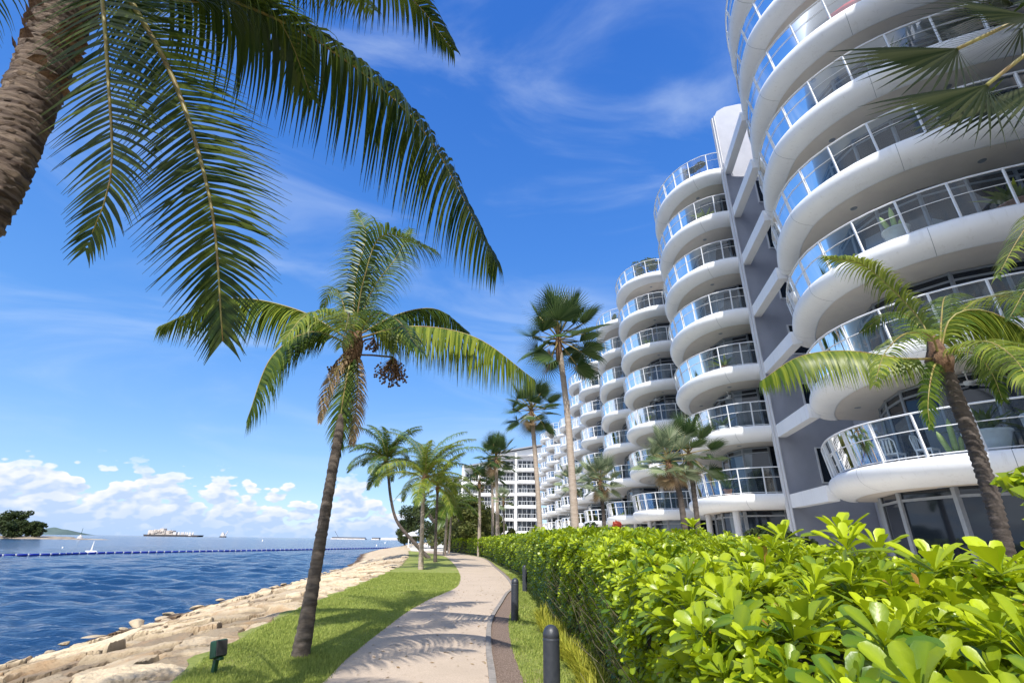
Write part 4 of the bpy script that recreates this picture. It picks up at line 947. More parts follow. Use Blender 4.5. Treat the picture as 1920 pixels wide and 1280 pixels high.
for az, ry in ((0.5, -.1), (-0.2, .35), (1.9, .1), (2.9, -.1)):
    cc = aty(796, 898, b.y) - tpb.location; f = inst('frond', FRB[0], tpb, Matrix.Translation(cc) @ Matrix.Rotation(az, 4, 'Z') @ Matrix.Rotation(ry, 4, 'Y') @ Matrix.Scale(1.75, 4)); inst('leaf_stalk', FRB[1], f)
b = gp(816, 1053); small_palm([b, aty(817, 1000, b.y), aty(819, 950, b.y), aty(821, 915, b.y)], [.15, .11, .1, .1], 'barkdark', 'coconut palm with a thin black trunk right of the white trunk', 'frondlight', 19, 1.4, 8, .2)
b = gp(833, 1041); small_palm([b, aty(836, 1000, b.y), aty(839, 950, b.y)], [.18, .14, .13], 'barkpale', 'coconut palm with a thin pale trunk leaning right, further down the lawn', 'frond', 16, 1.7, 9, .2)
b = gp(841, 1037); small_palm([b, aty(844, 1000, b.y), aty(847, 955, b.y)], [.18, .14, .13], 'barkpale', 'farther of the pair of thin pale trunked palms by the path bend', 'frond', 16, 1.8, 10, .2)

# ---- fan palms
def fan_leaf(n=38, span=R(250), Rr=1.0, pet=1.0, seed=0, m='fan', droop=0.45, w=0.038, cupped=.25):
    r = np.random.default_rng(seed); g = G(); rows = []; ti = []
    for i in range(n):
        a = -span / 2 + span * i / (n - 1) ; L = Rr * (0.78 + 0.22 * math.cos(a / 2)) * r.uniform(.9, 1.05)
        d = np.array([math.cos(a), math.sin(a), cupped]); d /= np.linalg.norm(d); s = np.array([-math.sin(a), math.cos(a), 0]); q = np.array([pet, 0, 0.0]); row = []
        for k in range(6):
            f = k / 5; ww = w * Rr * (0.3 + 1.75 * f if f < .45 else 1.05 * (1 - f) / .55 + .02) ; tw = np.array([0, 0, 1]) * ww * .35
            row += [q - s * ww * .5 + tw, q + s * ww * .5 - tw]
            q = q + d * L / 5; d = d + np.array([0, 0, -1]) * droop * f * f * 1.1; d /= np.linalg.norm(d)
        rows.append(row); ti.append(r.uniform(0, 1) ** 1.5)
    V = np.array(rows).reshape(-1, 3); base = np.array([(2 * i, 2 * i + 1, 2 * i + 3, 2 * i + 2) for i in range(5)])
    g.add(V, (np.arange(n)[:, None, None] * 12 + base[None]).reshape(-1, 4), tint=np.repeat(ti, 12))
    me = g.mesh('fan_leaf', M[m], True); h = G(); h.tube([(0, 0, 0), (pet * .5, 0, .03), (pet * 1.02, 0, 0)], [.028, .02, .014], 6); return me, h.mesh('leaf_stalk', M['rachis'] if m != 'fandead' else M['fibre'], True)
FAN = {k: [fan_leaf(seed=s, m=k, droop=d) for s, d in ((1, .35), (2, .7), (3, 1.0))] for k in ('fan', 'fansilver', 'fandead')}
def fan_palm(base, top, rads, bark, label, m='fan', n=30, s=1.0, seed=0, dead=4, mid=None, group='fan palms', low=-50):
    t = thing('fan_palm', (base[0], base[1], 0), label, 'fan palm', group)
    pts = [Vector((base[0], base[1], -.1)), *( [Vector(mid)] if mid is not None else []), Vector(top)]
    if len(pts) == 2: pts.insert(1, pts[0].lerp(pts[1], .5) + Vector((.05, 0, 0)))
    trunk(t, pts, rads, bark, .2, .03, 14, seed=seed)
    c = Vector(top) - t.location; r = random.Random(seed)
    for i in range(n + dead):
        q = (i + .5) / n; dd = i >= n
        el = R(85 - (85 - low) * min(1, q) ** 1.05 + r.uniform(-8, 8)) if not dd else R(r.uniform(-75, -55)); az = i * 2.39996 + r.uniform(-.2, .2)
        me, rm = FAN['fandead' if dd else m][0 if q < .4 else 1 if q < .75 else 2]
        Mx = Matrix.Translation(c + Vector((0, 0, .25 * (1 - q)))) @ Matrix.Rotation(az, 4, 'Z') @ Matrix.Rotation(-el, 4, 'Y') @ Matrix.Rotation(r.uniform(-.4, .4), 4, 'X') @ Matrix.Scale(s * r.uniform(.85, 1.1) * (.8 if dd else 1), 4)
        f = inst('fan_leaf', me, t, Mx); inst('leaf_stalk', rm, f)
    g = G(); g.tube([c - Zv * .7 * s, c - Zv * .35 * s, c, c + Zv * .25 * s], [rads[-1] * 1.05, rads[-1] * 1.35, rads[-1] * 1.2, .05], 12); V = g.V[0]; V += rng.normal(0, .015, V.shape); g.obj('crown_shaft', M['fibre'], t, True)
    return t
def xyb(u, v, Y): p = aty(u, v, Y); return (p.x, p.y)
fan_palm(xyb(1081, 1005, 22), aty(1047, 640, 22), [.2, .17, .14, .13], 'barkpale', 'tallest fan palm with slim pale trunk in front of the balcony towers', 'fan', 30, 1.5, 1, 1, aty(1066, 800, 22))
fan_palm(xyb(1016, 1003, 33), aty(997, 772, 33), [.2, .16, .14], 'barkpale', 'second tallest fan palm, left of the tallest one', 'fan', 28, 1.28, 2, 1)
fan_palm(xyb(934, 1005, 52), aty(930, 862, 52), [.22, .18, .16], 'barkpale', 'fan palm in front of the flat fronted wing, tallest there', 'fan', 28, 1.5, 3, 1)
fan_palm(xyb(925, 1005, 60), aty(922, 890, 60), [.2, .16, .14], 'barkpale', 'shorter fan palm just left of the one before the flat fronted wing', 'fan', 24, 1.2, 4, 1)
fan_palm(xyb(899, 1008, 56), aty(899, 905, 56), [.2, .16, .14], 'barkpale', 'fan palm left of the flat fronted wing, above the shrubs', 'fan', 24, 1.1, 5, 1)
fan_palm(xyb(1287, 1000, 17), aty(1254, 872, 17), [.13, .1, .09], 'barkdark', 'silvery fan palm with a thin dark trunk before the tower left of the fin wall', 'fansilver', 24, .66, 6, 5, aty(1275, 930, 17))
fan_palm(xyb(1306, 1000, 19.5), aty(1292, 855, 19.5), [.12, .1, .09], 'barkdark', 'dark green fan palm close behind the silvery one', 'fan', 24, .9, 7, 2)
fan_palm(xyb(1133, 1000, 30), aty(1126, 905, 30), [.14, .11, .1], 'barkdark', 'silvery fan palm right of the tallest palm trunk', 'fansilver', 24, .85, 8, 6)
fan_palm(xyb(1070, 1000, 34), aty(1072, 908, 34), [.14, .11, .1], 'barkdark', 'small silvery fan palm left of the tallest palm trunk', 'fansilver', 18, .75, 9, 1)
fan_palm(xyb(945, 1006, 50), aty(944, 940, 50), [.1, .08, .08], 'barkdark', 'small yellow green fan palm in front of the flat fronted wing', 'fansilver', 16, .7, 12, 0)
# fan palm out of frame upper right, leaves reaching in
fp = thing('fan_palm', (4.95, 2.1, 0), 'fan palm whose dark leaves hang into the upper right corner', 'fan palm', 'fan palms')
trunk(fp, [(4.95, 2.1, -.1), (4.9, 2.15, 3), (4.8, 2.25, 5.6)], [.16, .13, .12], 'barkdark', .12, .06)
FN2 = [fan_leaf(n=24, span=R(120), Rr=1.0, pet=1.0, seed=21, m='fandark', droop=.10, w=.026, cupped=.1), fan_leaf(n=19, span=R(84), Rr=1.0, pet=1.0, seed=22, m='fandark', droop=.15, w=.026, cupped=.12)]
cf = Vector((4.8, 2.25, 5.6))
def aim_leaf(parent, c, hub, tip, k, roll=0.0, R_=.62):
    """leaf whose stalk ends at hub and whose blade points to tip"""
    hub = Vector(hub); tip = Vector(tip); c = Vector(c); x = (tip - hub).normalized()
    vz = (Vector((0, 0, EYE)) - hub).normalized(); z = (vz - x * vz.dot(x)).normalized(); z = Quaternion(x, roll) @ z; y = z.cross(x)
    Rm = Matrix((x, y, z)).transposed().to_4x4()
    s = (tip - hub).length
    me, rm = FN2[k]
    f = inst('fan_leaf', me, parent, Matrix.Translation(hub - x * s - parent.location) @ Rm @ Matrix.Scale(s, 4))
    g = G(); g.tube([c - parent.location, (c + hub) / 2 + Zv * .08 - parent.location, hub - parent.location], [.02, .016, .013], 6)
    st = g.obj('leaf_stalk', M['rachis'], parent, True)
aim_leaf(fp, cf, aty(1795, 92, 2.35), aty(1645, 205, 2.35), 1, .5)
aim_leaf(fp, cf, aty(1850, 160, 2.1), aty(1735, 290, 2.1), 1, .3)
aim_leaf(fp, cf, aty(1870, -40, 2.2), aty(1750, 10, 2.2), 0, .9)
aim_leaf(fp, cf, aty(1960, 150, 2.1), aty(1860, 290, 2.1), 1, .5)
aim_leaf(fp, cf, aty(1930, 30, 2.0), aty(1800, 60, 2.0), 1, 1.0)
for i in range(14):
    az = i * 2.4; me, rm = FN2[i % 2]; el = R(70 - i * 7)
    if math.cos(az) < 0 and math.sin(az) < .3: az += math.pi * .8
    f = inst('fan_leaf', me, fp, Matrix.Translation(cf - fp.location) @ Matrix.Rotation(az, 4, 'Z') @ Matrix.Rotation(-el, 4, 'Y') @ Matrix.Scale(.8, 4))

# ================================================================== HEDGE
HW = 2.35
def hedge_top(y): return np.interp(y, [0, 2, 4.5, 7, 9, 15, 40, 70], [1.29, 1.33, 1.41, 1.54, 1.61, 1.70, 1.68, 1.62])
def hx(y): return curveY(HL, y)
def leaf_t(kind):
    if kind == 0:
        t = np.array([0, .22, .5, .78, .95, 1.0]); wd = np.array([.10, .22, .62, 1.0, .78, .25])
    elif kind == 1:
        t = np.array([0, .45, .85, 1.0]); wd = np.array([.12, .6, 1.0, .4])
    else:
        t = np.array([0, .7, 1.0]); wd = np.array([.2, 1.0, .4])
    return t, wd
def rosette(nl, kind, seed, wr=.38):
    r = np.random.default_rng(seed); t, wd = leaf_t(kind); Vs = []; Qs = []; A = []; off_ = 0
    for i in range(nl):
        q = i / nl; az = i * 2.39996 + r.uniform(-.2, .2); el = R(82 - 70 * q ** .8 + r.uniform(-9, 9)); L = (.62 + .38 * min(1, q * 2.2)) * r.uniform(.85, 1.1)
        w_ = wr * L * r.uniform(.85, 1.1) * .5; curl = r.uniform(.1, .55); cup = r.uniform(.1, .4)
        cols = 3 if kind == 0 else 2
        P = []
        for tt, ww in zip(t, wd):
            x = tt * L; z = -curl * x * x * .8; 
            for j in (np.linspace(-1, 1, cols)): P.append((x, j * w_ * ww, z + cup * abs(j) * w_ * ww * 1.2))
        P = np.array(P); ce, se = math.cos(el), math.sin(el); ca, sa = math.cos(az), math.sin(az)
        X = P[:, 0] * ce - P[:, 2] * se; Z = P[:, 0] * se + P[:, 2] * ce; Y = P[:, 1]
        P = np.stack([X * ca - Y * sa, X * sa + Y * ca, Z], 1); P += np.array([0, 0, .12 * (1 - q)]); Vs.append(P)
        for a in range(len(t) - 1):
            for b_ in range(cols - 1): Qs.append((off_ + a * cols + b_, off_ + a * cols + b_ + 1, off_ + (a + 1) * cols + b_ + 1, off_ + (a + 1) * cols + b_))
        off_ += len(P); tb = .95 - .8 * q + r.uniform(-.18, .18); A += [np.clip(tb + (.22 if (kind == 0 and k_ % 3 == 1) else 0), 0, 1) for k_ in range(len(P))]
    return np.concatenate(Vs), np.array(Qs), np.array(A)
def scatter(g, tpls, pos, nrm, scale, tadd, rs):
    far_ = np.linalg.norm(pos - np.array([0, 0, 1.6]), axis=1) > 1.12; pos, nrm, scale, tadd = pos[far_], nrm[far_], scale[far_], tadd[far_]   # trimmed back where the photographer stands
    n = len(pos); pick = rs.integers(0, len(tpls), n)
    for k, (V, Q, A) in enumerate(tpls):
        ii = np.where(pick == k)[0]
        if not len(ii): continue
        z = nrm[ii] / np.linalg.norm(nrm[ii], axis=1)[:, None]; a = rs.normal(0, 1, (len(ii), 3)); x = np.cross(a, z); x /= np.linalg.norm(x, axis=1)[:, None]; y = np.cross(z, x)
        W = pos[ii][:, None] + scale[ii][:, None, None] * (V[None, :, 0:1] * x[:, None] + V[None, :, 1:2] * y[:, None] + V[None, :, 2:3] * z[:, None])
        QQ = (np.arange(len(ii))[:, None, None] * len(V) + Q[None]).reshape(-1, 4)
        T = np.clip(A[None] + tadd[ii][:, None], 0.03, 1)
        if len(V) > 100:
            br = rs.uniform(0, 1, (len(ii), len(V) // 18)) < .006; T = np.where(np.repeat(br, 18, axis=1), 0.0, T)
        g.add(W.reshape(-1, 3), QQ, tint=T.ravel())
def build_hedge():
    ht = thing('hedge', (1.5, 5, 0), 'long clipped hedge of glossy yellow green rosette leaves along the right of the path', 'hedge')
    rs = np.random.default_rng(11)
    near = [rosette(11, 0, s, .42) for s in range(7)]; mid = [rosette(9, 1, 20 + s, .42) for s in range(5)]; far = [rosette(7, 2, 40 + s, .5) for s in range(4)]
    segs = [(-0.6, 4.5, 215, near, .094, 'near'), (4.5, 10, 165, near, .092, 'near'), (10, 22, 75, mid, .13, 'mid'), (22, 72, 22, far, .19, 'far')]
    for y0, y1, dens, tp, sz, nm in segs:
        g = G(); L = y1 - y0
        # top surface
        n = int(L * HW * dens); y = rs.uniform(y0, y1, n); f = rs.uniform(0, 1, n); x = hx(y) + f * HW
        lump = .05 * np.sin(x * 3.1 + y * 2.2) + .05 * np.sin(y * 4.7 - x * 2) + .03 * np.sin(y * 9.1 + x * 7)
        edge = np.clip(np.minimum(f, 1 - f) * HW / .25, 0, 1)
        z = hedge_top(y) + lump - .10 * (1 - edge) ** 2 + rs.normal(0, .045, n)
        pos = np.stack([x, y, z], 1); nr = np.stack([rs.normal(0, .28, n) - .45 * (f < .08), rs.normal(0, .28, n) - .1, np.ones(n)], 1)
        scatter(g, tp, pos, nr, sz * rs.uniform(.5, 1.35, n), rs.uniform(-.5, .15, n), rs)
        # left face
        hgt = 1.5; n = int(L * hgt * dens * .95); y = rs.uniform(y0, y1, n); v = rs.uniform(0, 1, n) ** .8; z = .12 + v * (hedge_top(y) - .14)
        x = hx(y) + .28 * (1 - v) ** 1.2 + .22 * np.clip((v - .72) / .28, 0, 1) ** 2 + .05 * np.sin(y * 3.7 + z * 4) + .04 * np.sin(y * 8 + z * 9) + rs.normal(0, .03, n) + .06
        pos = np.stack([x, y, z], 1); nr = np.stack([-np.ones(n), rs.normal(-.35, .35, n), rs.uniform(.5, 1.8, n)], 1)
        scatter(g, tp, pos, nr, sz * rs.uniform(.55, 1.0, n), rs.uniform(-.25, .2, n) - .35 * (1 - v), rs)  # leaf tint darkens towards the hedge foot, shade painted into the colour
        # hedge back face
        n = int(L * 1.2 * dens * .25); y = rs.uniform(y0, y1, n); z = rs.uniform(.5, 1, n) * hedge_top(y)
        pos = np.stack([hx(y) + HW, y, z], 1); nr = np.stack([np.ones(n), rs.normal(0, .3, n), rs.uniform(.2, 1, n)], 1)
        scatter(g, tp, pos, nr, sz * rs.uniform(.6, 1.0, n), rs.uniform(-.3, 0, n), rs)
        g.V = [v_ - np.array([1.5, 5, 0]) for v_ in g.V]
        g.obj('foliage', M['hedge'], ht, True)
    # solid dark core, blocks see-through and stands in for shade between the leaves
    ys = np.concatenate([np.linspace(-0.6, 12, 60), np.linspace(12.5, 73, 60)]); g = G(); V = []
    for y in ys:
        x0, x1, h = hx(y), hx(y) + HW, hedge_top(y)
        ring_ = [(x0 + .55, 0), (x0 + .42, h * .35), (x0 + .28, h * .7), (x0 + .28, h - .30), (x0 + .45, h - .20), ((x0 + x1) / 2, h - .18), (x1 - .4, h - .20), (x1 - .22, h - .22), (x1 - .3, .0)]
        V += [(a + rs.normal(0, .03) - 1.5, y - 5, b_ + rs.normal(0, .02)) for a, b_ in ring_]
    k = 9; Q = [(i * k + j, (i + 1) * k + j, (i + 1) * k + j + 1, i * k + j + 1) for i in range(len(ys) - 1) for j in range(k - 1)]
    g.add(V, Q); e0 = V[:k]; g.obj('dark_core', M['hedgecore'], ht)
    g = G()
    for i in range(260):
        y = rs.uniform(3.2, 11); x = hx(y) + rs.uniform(.22, .5); z = rs.uniform(.0, .8); d = Vector((rs.uniform(-.5, .0), rs.uniform(-.3, .3), rs.uniform(.3, .8)))
        a = Vector((x - 1.5, y - 5, z)); g.tube([a, a + d * .5 + Vector((rs.normal(0, .03), 0, 0)), a + d], [.005, .004, .002], 4, False)
    g.obj('stem', M['twig'], ht)
    # a few tall sprigs poking out of the top
    g = G(); pos = []; 
    for u, v, Y in ((1580, 1010, 2.3), (1590, 1035, 2.2), (1300, 990, 5.5), (1755, 1075, 1.9), (1880, 1080, 1.7), (1650, 1040, 2.6), (1470, 1015, 3.2), (1240, 1010, 6), (1160, 1000, 9)):
        pos.append(tuple(aty(u, v, Y)))
    pos = np.array(pos); nr = np.tile([-.1, -.15, 1.0], (len(pos), 1)); scatter(g, near, pos, nr, np.full(len(pos), .15), np.full(len(pos), .1), rs)
    g.V = [v_ - np.array([1.5, 5, 0]) for v_ in g.V]; g.obj('foliage', M['hedge'], ht, True)
build_hedge()

# grass tufts along the hedge foot
def tuft_mesh(seed, n=90, h=.32):
    r = np.random.default_rng(seed); rows = []; ti = []
    for i in range(n):
        a = r.uniform(0, 6.283); l = h * r.uniform(.6, 1.25); lean = r.uniform(.15, 1.0); p = np.array([math.cos(a), math.sin(a), 0]) * r.uniform(0, .06); s = np.array([-math.sin(a), math.cos(a), 0]); o_ = np.array([math.cos(a), math.sin(a), 0]); row = []
        for k in range(5):
            f = k / 4; ww = .006 * (1 - f ** 2) + .0008; q = p + np.array([0, 0, 1]) * l * (f - .45 * lean * f * f) + o_ * l * lean * f * f * .9; row += [q - s * ww, q + s * ww]
        rows.append(row); ti.append(r.random())
    g = G(); base = np.array([(2 * i, 2 * i + 1, 2 * i + 3, 2 * i + 2) for i in range(4)]); g.add(np.array(rows).reshape(-1, 3), (np.arange(n)[:, None, None] * 10 + base[None]).reshape(-1, 4), tint=np.repeat(ti, 10)); return g.mesh('leaf_tuft', M['tuft'])
TM = [tuft_mesh(s) for s in range(4)]
rt = random.Random(4)
for i in range(34):
    y = 5.6 + i * .2 + rt.uniform(-.08, .08); o = inst('grass_tuft', TM[i % 4]); o.location = (curveY(HL, y) + rt.uniform(-.12, .12), y, 0); s = rt.uniform(.75, 1.25); o.scale = (s, s, s); o.rotation_euler = (0, 0, rt.uniform(0, 6))
    tag(o, 'yellow green strappy grass tuft in the row at the foot of the hedge', 'grass tuft', 'grass tufts edging the hedge')

# blades on the lawn and verge, near the camera (uncountable)
def blades():
    rs = np.random.default_rng(8); N = 150000
    y = 5.5 + 22 * rs.uniform(0, 1, N) ** 1.7
    k = rs.uniform(0, 1, N) < .78
    xl, xr = curveY(EDGE, y) - .02, curveY(PL, y) + .0; x = xl + (xr - xl) * rs.uniform(0, 1, N) + rs.normal(0, .02, N)
    a, b_ = curveY(np.array(MR), y), curveY(HL, y) + .35; x2 = a + (b_ - a) * rs.uniform(0, 1, N) + rs.normal(0, .015, N)
    x = np.where(k, x, x2)
    hgt = rs.uniform(.018, .05, N) * (1 + .4 * np.sin(x * 3) * np.cos(y * 2)); an = rs.uniform(0, 6.28, N); wd = rs.uniform(.003, .007, N) * (1 + (y - 6) * .08)
    dx, dy = np.cos(an), np.sin(an); B = np.stack([x, y, np.zeros(N)], 1); s = np.stack([dx, dy, 0 * dx], 1) * wd[:, None]; tip = B + np.stack([-dy * hgt * .5, dx * hgt * .5, hgt], 1)
    V = np.stack([B - s, B + s, tip], 1).reshape(-1, 3); T = np.arange(3 * N).reshape(-1, 3)
    g = G(); g.add(V, T=T, tint=np.repeat(rs.uniform(0, 1, N), 3)); tag(g.obj('grass', M['grass']), 'short mown grass of the lawn and verge', 'grass', kind='stuff')
blades()

def litter():
    rs = np.random.default_rng(31); N = 420; y = 5.5 + 20 * rs.uniform(0, 1, N) ** 1.4; xl, xr = curveY(PL, y), curveY(PR, y); x = xl + (xr - xl) * np.clip(rs.beta(.8, .6, N), 0, 1); an = rs.uniform(0, 6.28, N); l = rs.uniform(.012, .045, N)
    d = np.stack([np.cos(an), np.sin(an), 0 * an], 1) * l[:, None]; e = np.stack([-np.sin(an), np.cos(an), 0 * an], 1) * l[:, None] * .4; c = np.stack([x, y, np.full(N, .013)], 1); up = np.array([0, 0, 1.0]) * rs.uniform(0, .012, N)[:, None]
    g = G(); g.add(np.stack([c - d, c - e + up, c + d + up, c + e], 1).reshape(-1, 3), np.arange(4 * N).reshape(-1, 4), tint=np.repeat(rs.uniform(0, 1, N), 4)); tag(g.obj('fallen_leaves', M['fandead']), 'dry leaf scraps scattered on the path', 'fallen leaves', kind='stuff')
litter()
# ================================================================== STREET FURNITURE
bm_prof = [(.082, 0), (.082, .70), (.086, .705), (.086, .72), (.080, .73), (.078, .75), (.070, .785), (.05, .815), (.025, .828), (0, .832)]
def bollard(loc, label):
    t = thing('bollard', loc, label, 'bollard', 'black bollards along the path')
    g = G(); g.lathe(bm_prof[:2], (0, 0, 0), 28); g.obj('post', M['bollard'], t, True)
    g = G(); g.lathe([(.083, .70), (.083, .712), (.0805, .716), (.0805, .728), (.0835, .732), (.080, .76), (.070, .792), (.05, .817), (.025, .829), (0, .832)], (0, 0, 0), 28); g.obj('dome_cap', M['bollard'], t, True)
    return t
nb = aty(1033, 1168, 5.5)
b0 = bollard((nb.x, 5.5, 0), 'nearest black domed bollard, cut off by the bottom edge')
copytree(b0, tuple(atz(965, 1163)), 0, 'second black domed bollard, standing free on the grass verge')
copytree(b0, tuple(atz(984, 1109)), 0, 'third black bollard, partly against the hedge')
copytree(b0, tuple(atz(907, 1041)), 0, 'distant bollard nearer of the two where the path bends')
copytree(b0, tuple(atz(890, 1036)), 0, 'farthest bollard where the path bends out of sight')
# green floodlight box on the lawn
lp = atz(400, 1262)
t = thing('garden_light', tuple(lp), 'dark green box garden floodlight on a short stake at the lawn edge', 'garden light', rz=R(-25))
g = G(); g.box((0, 0, .09), (.05, .05, .2)); g.box((0.03, 0, .17), (.14, .05, .03)); g.obj('stake', M['greenpaint'], t)
def bevbox(c, d, bv, m, name, parent):
    me = bpy.data.meshes.new(name); import bmesh; bm = bmesh.new(); bmesh.ops.create_cube(bm, size=1); bmesh.ops.scale(bm, vec=d, verts=bm.verts); bmesh.ops.bevel(bm, geom=bm.edges[:], offset=bv, segments=3, affect='EDGES', profile=.5); bmesh.ops.translate(bm, vec=c, verts=bm.verts)
    bm.to_mesh(me); bm.free(); me.materials.append(m); o = bpy.data.objects.new(name, me); COL.objects.link(o); o.parent = parent; return o
h = bevbox((0, 0, 0), (.12, .20, .22), .02, M['greenpaint'], 'housing', t); h.scale = (.9, .88, .9); h.location = (0, 0, .27); h.rotation_euler = (0, R(-14), 0)
h2 = bevbox((.066, 0, 0), (.02, .17, .19), .008, M['dark'], 'lens', h)

# ================================================================== TREES AND SHRUBS
def leafcloud(g, c, rad, n, size, rs, tadd=0.0):
    v = rs.normal(0, 1, (n, 3)); v /= np.linalg.norm(v, axis=1)[:, None]; r_ = rs.uniform(.55, 1.0, n) ** .6
    p = np.array(c) + v * r_[:, None] * np.array(rad); a = rs.normal(0, 1, (n, 3)); b_ = np.cross(a, v + rs.normal(0, .5, (n, 3))); a /= np.linalg.norm(a, axis=1)[:, None]; b_ /= np.linalg.norm(b_, axis=1)[:, None] + 1e-9
    s = size * rs.uniform(.6, 1.4, n)[:, None]
    V = np.stack([p - a * s, p - b_ * s * .5, p + a * s, p + b_ * s * .5], 1).reshape(-1, 3); g.add(V, np.arange(4 * n).reshape(-1, 4), tint=np.repeat(np.clip(rs.uniform(0, 1, n) + tadd, 0, 1), 4))
def tree(loc, h, spread, label, m='tree', clumps=22, leaves=260, size=.14, seed=0, group=None, name='broadleaf_tree', cat='tree', low=.25, bark='bark'):
    t = thing(name, loc, label, cat, group); rs = np.random.default_rng(seed)
    g = G(); top = np.array([rs.normal(0, .1 * h), rs.normal(0, .1 * h), h * .6]); g.tube([(0, 0, -.1), top * .5 + [rs.normal(0, .04 * h), 0, 0], top], [h * .035, h * .028, h * .012], 8)
    f = G()
    for i in range(clumps):
        a = rs.uniform(0, 6.28); r_ = spread * rs.uniform(0, .8) ** .7; z = h * rs.uniform(low, .92); k = 1 - abs(z / h - .5) * .9
        c = np.array([math.cos(a) * r_ * k, math.sin(a) * r_ * k, z])
        st = np.array([0, 0, min(z * .7, h * .5)]); g.tube([st, (st + c) / 2 + [0, 0, .05 * h], c], [h * .012, h * .008, h * .004], 5, False)
        rr = spread * rs.uniform(.22, .40); leafcloud(f, c, (rr, rr, rr * .7), leaves, size, rs, rs.uniform(-.3, .3))
    g.obj('trunk', M[bark], t, True); f.obj('crown', M[m], t); return t
TG = 'broadleaf trees where the path disappears'
for i, (u, Y, h_, s_, lab, m) in enumerate([
    (868, 72, 7.2, 4.0, 'olive green bushy tree right behind the pair of thin pale trunks', 'tree'), (838, 84, 8.0, 4.6, 'taller olive tree at the far end of the lawn', 'tree'),
    (893, 66, 5.6, 3.2, 'low grey green tree beside the end of the hedge', 'tree'), (812, 98, 9.5, 5.0, 'dense tree behind the curved palm trunk', 'treedark'),
    (782, 120, 9.0, 5.5, 'far tree above the beach hut', 'treedark'), (916, 72, 5.0, 2.6, 'small leafy tree before the flat fronted wing', 'tree'), (858, 104, 10, 5.4, 'far tall tree left of the flat fronted wing', 'tree'), (760, 150, 7, 4.5, 'farthest shoreline tree at the tip of the beach', 'treedark')]):
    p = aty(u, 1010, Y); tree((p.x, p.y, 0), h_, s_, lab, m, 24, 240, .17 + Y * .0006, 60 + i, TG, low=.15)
# shrubs between hedge and building
SG = 'garden shrubs behind the hedge'
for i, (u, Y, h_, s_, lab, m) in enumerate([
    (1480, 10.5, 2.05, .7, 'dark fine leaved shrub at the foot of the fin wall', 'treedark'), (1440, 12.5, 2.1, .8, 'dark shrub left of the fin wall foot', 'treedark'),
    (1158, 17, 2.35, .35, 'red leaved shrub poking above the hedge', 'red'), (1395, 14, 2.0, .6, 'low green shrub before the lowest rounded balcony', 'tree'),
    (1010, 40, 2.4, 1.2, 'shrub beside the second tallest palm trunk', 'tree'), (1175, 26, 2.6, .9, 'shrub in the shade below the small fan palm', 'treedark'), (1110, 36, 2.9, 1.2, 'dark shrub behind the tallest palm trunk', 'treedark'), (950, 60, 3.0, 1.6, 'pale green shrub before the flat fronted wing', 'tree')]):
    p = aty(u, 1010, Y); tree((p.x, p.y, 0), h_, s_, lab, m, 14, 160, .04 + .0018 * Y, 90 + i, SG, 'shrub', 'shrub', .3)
# roof terrace plants
for i, (x, y, L, s_, h_, lab) in enumerate([(11.6, 25.9, 7, .8, 1.6, 'spiky dark shrub on the roof terrace left of the fin wall top'), (12.4, 25.3, 7, .7, 1.3, 'low shrub on the roof terrace beside the fin wall'), (11.7, 38.6, 7, 1.2, 2.0, 'bright green shrub on the roof terrace of the second tower'), (13.0, 37.9, 7, 1.1, 2.3, 'taller green shrub on the roof terrace of the second tower'), (11.3, 48.2, 7, .7, 1.2, 'small shrub on the roof terrace of the third tower'), (12.3, 47.6, 3, .8, 1.2, 'shrub on a low balcony behind the silvery fan palms')]):
    tree((x, y, FL(L)), h_, s_, lab, 'tree' if i > 1 else 'treedark', 10, 150, .07, 120 + i, 'shrubs on roof terraces', 'terrace_shrub', 'shrub', .35)
# leaf at right edge
pp = aty(1925, 910, 3.6); tree((pp.x + .15, pp.y, 0), pp.z + .25, .3, 'broad yellow green leaved shrub at the right edge in front of the near tower', 'hedge', 10, 26, .07, 140, None, 'shrub', 'shrub', .75)

# ================================================================== SEA: boom, buoys, ships, island
BP = np.array([(-80, 52), (-69, 76), (-68.6, 86.3), (-61.3, 106.9), (-50.4, 139.8), (-39.8, 176)], float)
bpth = resample(spline(BP, 10), 1.45)
bt = thing('floating_boom', (bpth[0][0], bpth[0][1], SEA_Z), 'long line of blue floating barrier tubes with white joints across the water', 'floating barrier')
fm = G(); fm.tube([(-.62, 0, 0), (-.55, 0, 0), (.55, 0, 0), (.62, 0, 0)], [.09, .17, .17, .09], 10); fm = fm.mesh('float', M['blue'], True)
jm = G(); jm.box((0, 0, .06), (.10, .18, .2)); jm = jm.mesh('joint', M['white2'])
nf_ = 0
for i in range(len(bpth) - 1):
    a, b = bpth[i], bpth[i + 1]; an = math.atan2(b[1] - a[1], b[0] - a[0]); m_ = (a + b) / 2
    if nf_ < 98:
        f = inst('float', fm, bt, Matrix.Translation((m_[0] - bpth[0][0], m_[1] - bpth[0][1], .12)) @ Matrix.Rotation(an, 4, 'Z')); nf_ += 1
        j = inst('joint', jm, f, Matrix.Translation((.72, 0, .0)))
by = atz(170, 1036, SEA_Z)
t = thing('channel_buoy', (by.x, by.y, SEA_Z), 'small white boat shaped buoy with a mast on the blue boom', 'buoy')
g = G(); g.tube([(-1.0, 0, .3), (-.6, 0, .15), (.6, 0, .15), (1.0, 0, .3)], [.06, .22, .22, .06], 10); g.obj('hull', M['white2'], t, True)
g = G(); g.tube([(0, 0, .2), (0, 0, 1.9)], [.16, .04], 8); g.obj('mast', M['white2'], t)
